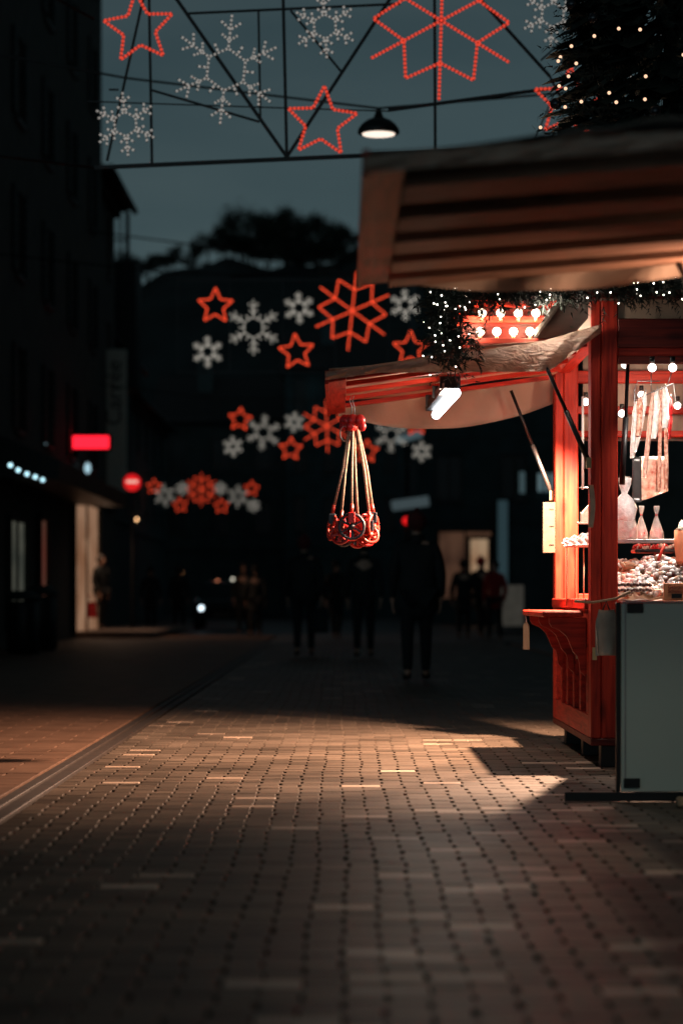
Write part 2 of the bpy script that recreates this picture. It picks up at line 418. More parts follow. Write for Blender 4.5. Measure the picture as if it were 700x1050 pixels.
# ------------------------------------------------------------------ STALLS
def stall(Y0, label, first):
    """wooden market hut with a raised front flap; local x = 0 at the front posts, y = 0 at the side near the camera"""
    t = thing('market_stall', (1.53 if first else 1.38, Y0, .04), label, 'market stall', 'wooden market stalls on the right')
    D = 2.4; Wd = 2.3
    # base feet
    for x in (.12, 1.15, 2.1):
        for y in (.1, 1.1, 2.2):
            MB().box(x - .06, x + .06, y - .06, y + .06, -.038, .085, bev=.005).build('foot', M_black, t)
    MB().box(.0, Wd, .0, D, .085, .125, bev=.004).build('floor', W_dark, t)
    # front lower wall: rails, stiles and recessed boards
    fw = MB()
    fw.box(.0, .05, .15, D - .15, .125, .25, bev=.004); fw.box(0, .05, .15, D - .15, .63, .84, bev=.004)
    n = 6
    for k in range(n):
        y = .15 + (D - .3 - .09) * k / (n - 1); fw.box(-.002, .052, y, y + .09, .252, .628, bev=.004)
    fw.box(.045, .07, .15, D - .15, .20, .70, 1)
    fw.build('front_wall', [W_redy, W_dark], t)
    sw = MB()
    for k in range(9):
        x = .16 + k * .235; sw.box(x, x + .228, .03, .06, .125, .84, bev=.005)
    sw.build('side_wall', W_dark, t)
    sw = MB()
    for k in range(9):
        x = .16 + k * .235; sw.box(x, x + .228, D - .06, D - .03, .125, .84, bev=.005)
    sw.build('side_wall', W_dark, t)
    bw = MB()
    for k in range(10):
        y = .02 + k * .237; bw.box(Wd - .03, Wd, y, y + .23, .125, 2.5, bev=.005)
    bw.build('back_wall', W_dark, t)
    # posts: two laminated boards each
    for (x, y) in ((0, 0), (0, D - .15), (Wd - .15, 0), (Wd - .15, D - .15)):
        p = MB(); p.box(x, x + .055, y, y + .15, .125, 2.555, bev=.006); p.box(x + .057, x + .15, y + .001, y + .149, .125, 2.555, bev=.006)
        p.build('post', W_red, t)
    # window sills (near and front, far)
    MB().box(.15, Wd - .15, -.02, .16, .842, .885, bev=.005).build('sill', W_redx, t)
    MB().box(.15, Wd - .15, D - .16, D + .02, .842, .93, bev=.005).build('sill', W_redx, t)
    MB().box(-.02, .13, .152, D - .152, .842, .90, bev=.005).build('sill', W_redy, t)
    # shelf with brackets
    sh = MB(); sh.box(-.25, -.0225, .20, 1.70, .795, .83, bev=.008); sh = sh.build('counter_shelf', W_redy, t)
    prof = [(-.21, .793), (-.21, .765), (-.195, .74), (-.15, .72), (-.11, .685), (-.09, .64), (-.075, .60), (-.05, .575), (-.04, .54), (-.035, .49), (-.004, .46), (-.004, .793)]
    for y in (.24, .95, 1.62):
        MB().prism(prof, y, y + .045).build('bracket', W_redx, sh)
        MB().box(-.045, -.006, y + .047, y + .06, .62, .70).build('hinge', M_steel, sh)
    # beams / fascia
    MB().box(.15, Wd - .15, .02, .09, 2.23, 2.45, bev=.005).build('side_beam', W_redx, t)
    MB().box(.15, Wd - .15, -.012, .018, 2.20, 2.245, bev=.004).build('shutter_rail', W_dark, t)
    MB().box(.15, Wd - .15, -.01, .018, 2.29, 2.45, bev=.004).build('side_fascia', W_dark, t)
    MB().box(.15, Wd - .15, .02, .05, 2.455, 2.58, bev=.004).build('gable_panel', M_canvas, t)
    MB().box(.15, Wd - .15, D - .09, D - .02, 2.30, 2.38, bev=.005).build('side_beam', W_redx, t)
    MB().box(.15, Wd - .15, D - .085, D - .03, 2.10, 2.15, bev=.005).build('side_beam', W_redx, t)
    MB().box(.15, Wd - .15, D - .085, D - .03, 1.95, 1.99, bev=.005).build('side_beam', W_redx, t)
    MB().box(.02, .10, .15, D - .15, 2.36, 2.5, bev=.005).build('front_beam', W_redy, t)
    # white fabric pelmet on far side, inside
    g = MB(); g.sheet(lambda u, v: (.2 + u * (Wd - .4), D + .03 + .018 * math.sin(u * 55) * (1 - .3 * v), 2.50 - .57 * v), 90, 4)
    g.build('pelmet', M_pelm, t)
    # roof: canopy slab over the street too
    rf = MB(); rf.box(-.12, Wd + .15, -.1, D + .1, 2.60, 2.66, bev=.01); rf.build('roof', M_felt, t)
    for y in (-.06, D - .02):
        MB().box(-.1 if first else -.85, Wd + .1, y, y + .06, 2.558, 2.598, bev=.004).build('roof_beam', W_dark, t)
    # flap  ------------------------------------------------ slopes up from outer edge to hinge
    fl = bpy.data.objects.new('flap_hinge', None)
    zo, zh, L0 = (2.085, 2.20, 1.45) if first else (2.10, 2.30, 1.45)
    sl = (zh - zo) / L0
    def fz(x): return zh + sl * x           # x negative outwards
    def plank(mb, xa, xb, ya, yb, th, dz=0, mi=0):
        vs = []
        for x in (xa, xb):
            for y in (ya, yb):
                for z in (0, th): vs.append((x, y, fz(x) + z + dz))
        mb.add(vs, [(0, 1, 3, 2), (4, 6, 7, 5), (0, 4, 5, 1), (2, 3, 7, 6), (0, 2, 6, 4), (1, 5, 7, 3)], mi)
    g = MB(); plank(g, -L0, -L0 + .095, 0, D, .05); fr = g.build('flap', W_redy, t)
    g = MB(); plank(g, -L0 - .022, -L0 - .002, -.01, D + .01, .075, -.01); g.build('edge_board', W_redy, fr)
    offs = (.0, .62, 1.13, 1.64, 2.2) if not first else (.0, .62, 1.12, 1.62, 2.16)
    for y, wy in ([(.16, .30), (.74, .27), (1.24, .27), (1.73, .25), (2.18, .2)] if first else [(y, .055) for y in offs]):
        g = MB(); plank(g, -L0 + .097, -.02, y, y + wy, .045 if first else .026, -.02 if first else 0 if y == 0 else .02); g.build('batten', M_tan if first else W_redx, fr)
    g = MB(); plank(g, -.12, -.02, .06, D - .3, .03, .052); g.build('hinge_rail', W_redy, fr)
    rr = random.Random(5 if first else 9)
    ph = rr.uniform(0, 6)
    g = MB(); g.sheet(lambda u, v: (-L0 + u * L0, -.02 + v * (D + .04), fz(-L0 + u * L0) + .062 + .012 * math.sin(u * 9 + v * 5 + ph) + .01 * math.sin(v * 17 + ph)), 24, 30, .006)
    g.build('tarpaulin', M_felt if first else M_thin, fr)
    # near drape: crinkled, hanging over the side edge
    def near(u, v):
        x = -L0 - .02 + u * (L0 + .07); top = fz(x) + (.045 if first else .06) + (.05 * max(0, u - .78) / .22); drop = (.0 + .03 * u) if first else (-.02 + .20 * u - max(0, u - .82) * .9)
        cr = .010 * math.sin(u * 47 + v * 6) + .008 * math.sin(u * 89 + v * 13) + .004 * rr.uniform(-1, 1)
        return (x, -.035 - .02 * math.sin(v * PI) + cr * .8, top - v * max(.05, drop + .03))
    g = MB(); g.sheet(near, 70, 7, .004); g.build('side_drape', M_sheet, fr)
    def far(u, v):
        x = -L0 + .05 + u * (L0 - .05); sag = (.02 + .09 * math.sin(PI * min(1, u * .9 + .03)) ** .8 + .03 * u) if first else (.03 + .20 * math.sin(PI * min(1, u * .8 + .03)) ** .8 + .03 * u)
        return (x, D + .012 + .02 * math.sin(u * 21 + 2 * v) + .03 * v, fz(x) + .05 - v * sag)
    g = MB(); g.sheet(far, 50, 7, .004); g.build('side_drape', M_thin, fr)
    # gas struts
    for (y, xb, zb) in ((-.002 - .03, 0.0, 1.65), (D - .08, .0, 1.57)):
        a = Vector((-.28, y, fz(-.28) - .01)); b = Vector((xb - .012, y, zb)); mid = a.lerp(b, .52)
        s_ = MB(); s_.bar(a, mid, .022, n=8); s_ = s_.build('strut', M_black, fr)
        MB().bar(mid, b, .030, n=8).build('strut_sleeve', M_black if y < 0 else M_steel, s_)
        MB().box(xb - .03, xb - .002, y - .015, y + .02, zb - .03, zb + .03).build('bracket_plate', M_brass, s_)
    return t, fz, fr, D

s2, fz, flap2, D = stall(13.4, 'lit wooden market stall with goods on show and tube lamp under its raised flap', False)
s1, fz, flap1, D = stall(6.7, 'nearest market stall, only its raised striped wooden flap in view at the upper right', True)
X2, Y2 = 1.38, 13.4

# heaped grey cover on top of near flap
rr = random.Random(2)
fz = lambda x: 2.20 + (2.20 - 2.085) / 1.45 * x
for st, h in ((flap1, .055),):
    g = MB(); g.sheet(lambda u, v: (-.95 + u * 1.1, -.03 + v * 1.6, fz(-.95 + u * 1.1) + .04 + h * (math.sin(PI * min(1, u * .75)) ** .5) * (.6 + .4 * math.sin(2 * v + .6)) + .006 * math.sin(u * 30 + v * 9)), 30, 20, .006)
    g.build('folded_cover', mat('grey_waxed_cover', (.20, .15, .12), .6, scale=4, bump=.4, bdist=.02), st)
    g = MB(); g.sheet(lambda u, v: (-1.25 + u * 1.1, -.045, fz(-1.25 + u * 1.1) + .08 - v * (.02 + .07 * math.sin(PI * u))), 30, 4, .006)

fz = lambda x: 2.30 + .20 / 1.45 * x
# tube lamp on far flap
tl = MB(); tx = -.80
a = Vector((tx + .045, .45, fz(tx) - .06)); b = Vector((tx - .01, 1.95, fz(tx) - .075))
tl.bar(a, b, .075, .05)
tl = tl.build('tube_lamp', M_black, flap2)
MB().tube([a + Vector((.03, .02, -.05)), a.lerp(b, .5) + Vector((.03, 0, -.05)), b + Vector((.03, -.02, -.05))], .029, 12).build('fluorescent_tube', M_tube, tl)
for f_ in (.12, .5, .88):
    p = a.lerp(b, f_); MB().box(p.x - .05, p.x + .07, p.y - .02, p.y + .02, p.z - .012, p.z + .06).build('lamp_clip', M_black, tl)
la = lamp('tube_light', 'AREA', ((a + b) / 2 + Vector((.03, 0, -.11))), 15, (1, .84, .70), sx=.08, sy=1.4, parent=flap2)
la.rotation_euler = (0, 0, R(3))

# small festoon of bulbs inside, behind the front beams
bulb = MB(); bulb.ball((0, 0, 0), .023, 12); bulb.bar((0, 0, .03), (0, 0, .06), .03, n=8, mi=1)
bulb_me = bulb.mesh('bulb', [M_bulb2, M_black])
for (px, py, Y) in ((668, 377, 13.2), (689, 377, 13.2), (637, 424, 15.3), (600, 412, 15.3), (657, 405, 15.6), (694, 416, 15.5), (640, 374, 15.5)):
    inst('bulb', bulb_me, s2, (WX(px, Y) - X2, Y - Y2, WZ(py, Y) - .04))
lamp('interior_bulb_light', 'SPOT', (.30, 1.45, 2.21), 2500, (1, .60, .39), .035, s2, spot=R(128), blend=.5, rot=(0, R(26), 0))
lamp('interior_bulb_light', 'SPOT', (.55, .75, 2.18), 240, (1, .84, .72), .06, s2, spot=R(110), blend=.5, rot=(0, R(-10), 0))
lamp('interior_bulb_light', 'POINT', (.6, 1.4, 2.2), 22, (1, .72, .52), .05, s2)
lamp('interior_bulb_light', 'SPOT', (.52, -.20, 2.14), 52, (1, .86, .76), .04, s2, spot=R(112), blend=.5, rot=(R(48), 0, R(-8)))
lamp('tube_glow', 'POINT', (-.80, .9, 2.0), 9, (1, .78, .62), .06, s2)
lamp('garland_glow', 'POINT', (-.26, -.16, 2.48), 6, (1, .82, .68), .05, s2)
lamp('added_flap_fill', 'SPOT', (.10, 2.2, 2.02), 60, (1, .60, .40), .06, s1, spot=R(110), blend=.7, rot=(0, R(118), 0))  # unseen spot added to make the near flap's boards glow
lamp('interior_bulb_light', 'SPOT', (.45, 1.9, 2.18), 34, (1, .96, .80), .05, s1, spot=R(140), blend=.7, rot=(0, R(24), 0))
lamp('interior_bulb_light', 'POINT', (.9, .6, 2.15), 5, (1, .82, .64), .05, s1)
for p in ((.22, 2.0, 2.18), (.9, .6, 2.15)): inst('bulb', bulb_me, s1, p)

# hinges, bag, stick on the near post
for px in (598, 610):
    MB().box(WX(px, 13.35) - .012 - X2, WX(px, 13.35) + .012 - X2, -.008 if px > 605 else .27, .0 if px > 605 else .279, .56, .63).build('hinge', M_brass, s2)
g = MB(); g.tube([(-.10, -.1, .885), (.0, -.12, .88), (.12, -.14, .90), (.20, -.16, .94)], .008, 6); g.build('hook_rod', W_pale, s2)

# bulb sign frame on the roof, far side
t = thing('bulb_sign_board', (0, 15.9, 0), 'red wooden board with two rows of round bulbs standing on the stall roof', 'light board')
x0, x1, z0, z1 = WX(470, 15.9), WX(612, 15.9), WZ(361, 15.9), WZ(308, 15.9)
bd = MB(); bd.box(x0, x1, .03, .06, z0, z1, bev=.004); bd.build('back_board', W_dark, t)
for z in (z0, z0 + .19, z1 - .045):
    MB().box(x0 - .02, x1, -.03, .028, z, z + .045, bev=.004).build('rail', W_redx, t)
for x in (x0 - .02, ):
    MB().box(x - .03, x + .025, -.035, .06, z0 - .02, z1 + .03, bev=.004).build('side_post', W_red, t)
bulb = MB(); bulb.ball((0, 0, 0), .028, 12); bulb.bar((0, 0, -.025), (0, .02, -.05), .024, n=8, mi=1)
b2 = bulb.mesh('bulb', [M_bulb, M_brass])
for px, py in [(x, 321) for x in (494, 513, 531, 549, 567, 584)] + [(x, 340) for x in (492, 509, 526, 543, 561, 578, 597)] + [(484, 360), (498, 361)]:
    inst('bulb', b2, t, (WX(px, 15.82), -.08, WZ(py, 15.82)))
for fx in (.12, .5, .88): lamp('bulb_board_light', 'POINT', (x0 + (x1 - x0) * fx, -.16, z0 + .14), 15, (1, .68, .45), .04, t)

# ------------------------------------------------------------------ garland and Christmas tree
def sprig(g, p, d, ln, r0=.05, n=9):
    d = Vector(d).normalized(); up = Vector((0, 0, 1)) if abs(d.z) < .9 else Vector((1, 0, 0)); u = d.cross(up).normalized(); v = u.cross(d)
    p = Vector(p)
    for k in range(n):
        q = p + d * ln * (k / n); a = random.uniform(0, 2 * PI)
        o = (u * math.cos(a) + v * math.sin(a)); tip = q + (o * .8 + d * .6).normalized() * r0 * random.uniform(.7, 1.3) * (1.1 - .5 * k / n)
        sd = o.cross(d).normalized() * .006
        g.add([q - sd, q + sd, tip], [(0, 1, 2)])
def garland(name, label, pts, dens, spread, nled, ledmat, ledr, hang=.12):
    t = thing(name, pts[0], label, 'garland', 'fir garlands with fairy lights'); o = Vector(pts[0]); g = MB()
    def along(f):
        f *= (len(pts) - 1); i = min(int(f), len(pts) - 2); return Vector(pts[i]).lerp(Vector(pts[i + 1]), f - i) - o
    for k in range(dens):
        p = along(random.random()) + Vector((random.gauss(0, spread), random.gauss(0, spread), random.gauss(0, spread)))
        d = (random.uniform(-1, 1), random.uniform(-1, 1), random.uniform(-1.3, .5))
        sprig(g, p, d, random.uniform(.06, .14))
    g.build('fir_branches', M_needle, t)
    MB().tube([along(i / 20) for i in range(21)], .012, 6).build('wire', M_black, t)
    b = MB(); b.ball((0, 0, 0), ledr, 6); me = b.mesh('led', ledmat)
    for k in range(nled):
        p = along(random.random()) + Vector((random.gauss(0, spread * 1.1), random.gauss(-spread, spread), random.gauss(-spread * .4, spread * 1.3)))
        inst('led', me, t, p)
    return t
Yg = 13.22
garland('fir_garland', 'dark fir garland with white lights along the roof edge above the bulb board',
        [(WX(440, Yg), Yg, WZ(286, Yg)), (WX(520, Yg), Yg, WZ(292, Yg)), (WX(600, Yg), Yg, WZ(289, Yg)), (WX(720, Yg), Yg, WZ(286, Yg))], 1100, .045, 95, M_led, .0042)
garland('fir_garland', 'end of the fir garland hanging down beside the bulb board, dotted with white lights',
        [(WX(470, Yg), Yg, WZ(288, Yg)), (WX(458, Yg), Yg, WZ(330, Yg)), (WX(462, Yg), Yg, WZ(368, Yg))], 380, .06, 42, M_led, .004)

def conifer(loc, h, r0, r1, label, nl, yfac=1):
    t = thing('christmas_tree', loc, label, 'christmas tree'); g = MB()
    MB().tube([(0, 0, 0), (0, 0, h * .5), (0, 0, h)], .06, 8, rs=[.07, .045, .01]).build('trunk', M_bark, t)
    n = 3600
    for k in range(n):
        f = random.random(); z = f * h * .97; R_ = (r0 + (r1 - r0) * f); a = random.uniform(0, 2 * PI)
        tier = 1 - .22 * ((z * 5.2) % 1)
        rr_ = R_ * tier * random.uniform(.55, 1.0) * (1 + .10 * math.sin(a * 5 + z * 7))
        p = Vector((math.cos(a) * rr_, math.sin(a) * rr_, z)); d = Vector((math.cos(a), math.sin(a), random.uniform(-.5, .25)))
        sprig(g, p - d * .1, d, random.uniform(.14, .24), .06, 13)
    for k in range(160):
        f = random.random(); z = f * h; R_ = (r0 + (r1 - r0) * f) * .85; a = random.uniform(0, 2 * PI)
        g.bar((0, 0, z + .05), (math.cos(a) * R_, math.sin(a) * R_, z - .08), .02)
    g.build('crown', M_needle, t)
    # dense inner foliage volume made of overlapping boughs
    g = MB()
    for k in range(900):
        f = random.random(); z = f * h * .95; R_ = (r0 + (r1 - r0) * f) * .82; a = random.uniform(0, 2 * PI)
        c = Vector((math.cos(a) * R_ * .9, math.sin(a) * R_ * .9, z)); 
        q = Matrix.Rotation(a, 4, 'Z') @ Matrix.Rotation(random.uniform(.1, .6), 4, 'Y')
        s_ = random.uniform(.10, .17)
        vs = [c + (q @ Vector(v)) * s_ for v in ((-1.6, -.5, 0), (-1.2, .5, .1), (.9, .5, 0), (1.3, 0, -.05), (.9, -.5, .05))]
        g.add(vs, [(0, 1, 2, 3, 4)])
    g.build('inner_boughs', M_needle, t)
    b = MB(); b.ball((0, 0, 0), .0105, 8); me = b.mesh('fairy_light', M_ledw)
    for k in range(nl):
        f = random.random() ** 1.3 * .75; a = random.uniform(-PI * .95, -PI * .35); R_ = (r0 + (r1 - r0) * f) * .99
        inst('fairy_light', me, t, (math.cos(a) * R_, math.sin(a) * R_, f * h * .95))
    bb = MB(); bb.ball((0, 0, 0), .035, 10); mb = bb.mesh('bauble', mat('dark_bauble', (.03, .03, .035), .25, .6))
    for k in range(14):
        f = random.random() * .8; a = random.uniform(-PI, 0); R_ = (r0 + (r1 - r0) * f)
        inst('bauble', mb, t, (math.cos(a) * R_, math.sin(a) * R_, f * h - .05))
    return t
conifer((WX(688, 14.4), 14.4, 2.71), 3.6, .97, .46, 'dark fir tree with scattered warm fairy lights on the stall roof', 95)

# ------------------------------------------------------------------ things on the lit stall
def Wd(px, py, Y): return Vector((WX(px, Y), Y, WZ(py, Y)))
# grey windbreak panel
t = thing('windbreak_panel', (1.27, 11.2, .035), 'grey acrylic screen in a black frame standing beside the lit stall', 'screen')
MB().box(.022, 1.9, 0, .012, .012, .885, bev=.003).build('panel', M_teal, t)
fr = MB(); fr.box(.0, .019, -.012, .025, .0, .89, bev=.004); fr.build('frame_post', M_black, t)
fr = MB(); fr.box(1.902, 1.93, -.012, .025, .0, .89, bev=.004); fr.build('frame_post', M_black, t)
MB().box(.03, 1.9, -.006, .016, .886, .896, bev=.002).build('top_trim', M_steel, t)
MB().box(.040, .046, -.003, -.0005, .03, .885).build('edge_trim', M_steel, t)
for (x, z) in ((.05, .84), (.035, .03)): MB().box(x, x + .075, -.012, -.0035, z, z + .045, bev=.003).build('clamp', M_black, t)
g = MB(); g.box(-.24, 1.95, -.03, -.014, -.03, .012, bev=.003); g.build('base_bar', M_black, t)
g = MB(); g.box(.02, .08, -.25, -.04, -.03, .015, bev=.005); g.box(.02, .08, .04, .3, -.03, .015, bev=.005)
t = thing('stone_block', (WX(698, 10.9), 10.9, .002), 'small pale block on the paving below the grey screen', 'block')
MB().box(-.02, .10, -.04, .05, 0, .045, bev=.01).build('block', W_pale, t)

# hanging bag at the post
o_ = Wd(621, 672, 12.9)
t = thing('cloth_bag', o_, 'pale grey cloth bag hanging between the post and the grey screen', 'bag')
g = MB(); g.sheet(lambda u, v: ((u - .5) * .115 * (1 - .55 * max(0, v - .72) / .28) , .02 * math.sin(u * 9) * (1 - v) - .02 * math.sin(PI * u), v * .24), 14, 12, .02)
g.build('pouch', mat('pale_cloth', (.36, .36, .32), .9, bump=.4), t)
MB().tube([(-.02, 0, .235), (0, 0, .29), (.02, 0, .235)], .005, 6).build('strap', M_black, t)

# tag hanging at the shelf corner, board on far post, paper on near post
Yt = 15.07
t = thing('wooden_tag', (1.15, Yt, WZ(666, Yt)), 'pale wooden tag hanging from the outer corner of the counter shelf', 'tag')
hh = WZ(638, Yt) - WZ(666, Yt)
MB().prism([(-.019, 0), (.019, 0), (.019, hh - .02), (.006, hh), (-.006, hh), (-.019, hh - .02)], -.005, .005).build('board', W_pale, t)
MB().tube([(0, 0, hh - .02), (.0, -.004, hh + .015), (-.005, .0, hh + .04)], .003, 5).build('string', M_white, t)
t = thing('notice_board', (WX(563.5, 15.6), 15.66, WZ(567, 15.66)), 'small blank wooden board fixed beside the far post', 'board')
MB().box(-.042, .038, -.01, .012, 0, WZ(515, 15.66) - WZ(567, 15.66), bev=.003).build('board', mat('worn_board', (.09, .055, .036), .8, scale=20), t)
for z in (.05, .17, .28): MB().box(.0, .03, -.014, -.0105, z, z + .006).build('clip', M_black, t)
t = thing('paper_strip', Wd(605.5, 541, 13.36), 'narrow curled pale paper strip fixed to the edge of the front post', 'paper')
g = MB(); g.sheet(lambda u, v: (-.018 + .026 * u + .012 * math.sin(v * 3), -.02 - .012 * u, v * .235), 4, 10, .002); g.build('sheet', mat('old_paper', (.5, .38, .28), .8), t)

# toys hung on the flap corner --------------------------------------------
M_toyR = mat('red_plastic', (.48, .012, .014), .35, coat=.3); M_toyB = mat('blue_black_plastic', (.025, .035, .05), .35)
M_toyO = mat('orange_red_wood', (.55, .045, .025), .4); M_cord = mat('striped_cord', (.34, .25, .19), .8, var=.5, scale=60, stretch=(1, 1, 3))
def wheel(g, c, r, ax, mi, w_=.016, holes=6):
    q = Vector((0, 1, 0)).rotation_difference(Vector(ax)).to_matrix(); c = Vector(c)
    ring = [c + q @ Vector((math.cos(2 * PI * k / 20) * r * .88, 0, math.sin(2 * PI * k / 20) * r * .88)) for k in range(20)]
    g.tube(ring, w_ * .62, 6, mi, closed=True)
    for k in range(holes):
        a = 2 * PI * k / holes; g.bar(c, c + q @ Vector((math.cos(a) * r * .86, 0, math.sin(a) * r * .86)), w_ * .9, w_ * .7, mi)
    g.bar(c - q @ Vector((0, w_ * .9, 0)), c + q @ Vector((0, w_ * .9, 0)), r * .42, n=10, mi=mi)
top = Wd(362, 428, 14.45)
toys = [(-.125, .02, -.66, 'orange-red wheels facing left', 0, (-.9, -.35, .1)), (-.075, -.07, -.70, 'small red wheels low in the cluster', 1, (-.4, -.9, .2)), (-.01, -.10, -.655, 'large blue-black wheels in front', 2, (.1, -1, .1)),
        (.03, .06, -.72, 'red drum behind the black wheels', 1, (.3, -.8, -.3)), (.10, .0, -.70, 'small orange wheels at the lower right', 0, (.4, -.9, .3)), (.12, .03, -.65, 'orange-red wheels facing right', 0, (.95, -.45, 0)), (.06, -.03, -.61, 'blue-black axle blocks among the cords', 2, (.8, -.6, 0)),
        (-.10, .08, -.62, 'black bracket behind the left wheels', 2, (-.6, .7, 0))]
for i, (dx, dy, dz, txt, mi, ax) in enumerate(toys[:6]):
    loc = top + Vector((dx, dy, dz))
    t = thing('hanging_toy', loc, 'wheeled toy on a cord under the flap corner, ' + txt, 'toy', 'wheeled toys hanging in a bunch')
    ax = Vector(ax).normalized()
    r = (.080, .064, .084)[mi] if i not in (4, 6) else .058
    mats = [M_toyO, M_toyR, M_toyB]
    for sgn in (0, 1):
        g = MB(); wheel(g, ax * (.0 if sgn == 0 else -.055), r, ax, 0); g.build('wheel', mats[mi] if sgn == 0 else mats[(mi + 1) % 3], t)
    g = MB(); g.bar(ax * .01, ax * -.07, .03, n=10); g.box(-.022, .022, -.022, .022, .02, .085, bev=.005); g.build('axle_block', mats[(mi + 2) % 3], t)
    g = MB(); base = Vector((0, 0, .08)); tp = -Vector((dx, dy, dz)) * .97
    tp = tp + Vector((dx * .12, dy * .1, 0))
    g.tube([base, base.lerp(tp, .5) + Vector((random.uniform(-.012, .012), 0, 0)), tp], .0088, 6); g.build('cord', M_cord, t)
    g = MB(); g.tube([base, base.lerp(tp, .1)], .012, 6); g.build('cord_grip', M_toyO, t)
    if i < 5:
        g = MB(); c = tp + Vector((dx * .25, -.01 * i, .0))
        g.ball(c, .033, 10, sc=(1, .5, 1.15)); g.ball(c + Vector((random.uniform(-.03, .03), 0, -.035)), .026, 10, sc=(1, .5, 1.2)); g.build('red_hook', M_toyR, t)
    if i in (1, 3):
        g = MB(); g.tube([tp + Vector((0, 0, .02)), tp + Vector((.004, -.01, .08)), tp + Vector((-.01, -.01, .12)), tp + Vector((.0, 0, .15))], .003, 5); g.build('wire_hook', M_steel, t)
    if i == 0:
        g = MB(); ring = [tp + Vector((-.03 + math.cos(2 * PI * k / 16) * .03, -.03, -.08 + math.sin(2 * PI * k / 16) * .045)) for k in range(16)]
        g.tube(ring, .005, 6, closed=True); g.build('ring', M_steel, t)

# near-side display --------------------------------------------------------
Yd = 14.0
def rackthings():
    t = thing('hanging_rack', Wd(652, 405, Yd), 'wire rack hanging in the stall opening full of sweets packs', 'rack')
    o = Wd(652, 405, Yd)
    def P(px, py, dy=0): return Wd(px, py, Yd + dy) - o
    g = MB()
    for dy in (0, .18):
        g.tube([P(650, 470, dy), P(650, 400, dy), P(653, 391, dy), P(676, 391, dy)], .004, 6)
        g.tube([P(650, 410, dy), P(690, 393, dy), P(692, 412, dy), P(699, 418, dy)], .004, 6)
    g.tube([P(667, 382), P(667, 402)], .003, 6); g.tube([P(688, 382), P(684, 394)], .003, 6)
    g.build('wire_frame', M_steel, t)
rackthings()
M_pk = [mat('clear_sweet_pack', (.74, .70, .66), .25, var=.25, scale=40, bump=.6), mat('orange_striped_pack', (.72, .17, .09), .3, var=.5, scale=50, bump=.4, col2=(.8, .55, .42)),
        mat('red_beaded_pack', (.62, .03, .03), .3, var=.5, scale=60), mat('pale_pink_pack', (.72, .42, .33), .3, var=.4, scale=45, bump=.5), mat('charcoal_ribbon', (.10, .09, .085), .5)]
packs = [(651, 412, 5, 58, 4, 0, 'slim pale'), (656, 407, 7, 40, 3, 1, 'short pink'), (661, 402, 9, 62, 14, 0, 'long clear'), (669, 402, 5, 88, 10, 3, 'long pink'),
         (673, 400, 8, 50, 4, 0, 'broad clear'), (677, 400, 4, 104, 2, 1, 'long orange'), (681, 397, 8, 42, 0, 0, 'short clear'), (682, 412, 4, 92, -1, 1, 'narrow orange'), (687, 408, 6, 42, 3, 2, 'red beaded')]
for i, (px, py, wpx, hpx, lean, mi, nm) in enumerate(packs):
    Yp = Yd + .02 * i - .04; o = Wd(px, py, Yp); s_ = Yp / F
    t = thing('sweets_pack', o, nm + ' sweets pack hanging on the wire rack, number from left varies', 'sweets pack', 'sweets packs hanging on the rack')
    t['label'] = '%s sweets pack hanging on the wire rack in the stall' % nm
    hw = wpx * s_ / 2; hh = hpx * s_; lx = -lean * s_ * .6
    g = MB(); g.sheet(lambda u, v: ((u - .5) * 2 * hw * (.35 + .65 * min(1, v * 5)) * (1 - .25 * max(0, v - .85) / .15) + lx * v * 1.5, -.012 * math.sin(PI * u) + .005 * math.sin(v * 14 + i), -v * hh), 6, 18, .012)
    g.build('pouch', M_pk[mi], t)
    g = MB(); g.tube([(0, 0, 0), (.004, 0, .012), (0, 0, .02)], .003, 5); g.build('hook', M_steel, t)
# flat hanging bags under the rack
t = thing('film_strip', Wd(652.5, 468, Yd), 'dark glossy strip hanging below the left end of the rack', 'strip')
g = MB(); g.sheet(lambda u, v: ((u - .5) * .052, .004 * math.sin(v * 6), -v * .265), 4, 8, .004); g.build('sheet', mat('dark_gloss', (.05, .05, .05), .25), t)
t = thing('printed_bag', Wd(669, 468, Yd + .12), 'wide red and cream printed bag hanging beneath the rack', 'bag')
g = MB(); g.sheet(lambda u, v: ((u - .5) * .135, .012 * math.sin(u * 9), -v * (.26 - .05 * u)), 10, 10, .014)
g.build('pouch', mat('red_cream_print', (.62, .12, .07), .35, var=.2, scale=26, bump=.3, col2=(.85, .72, .58)), t)

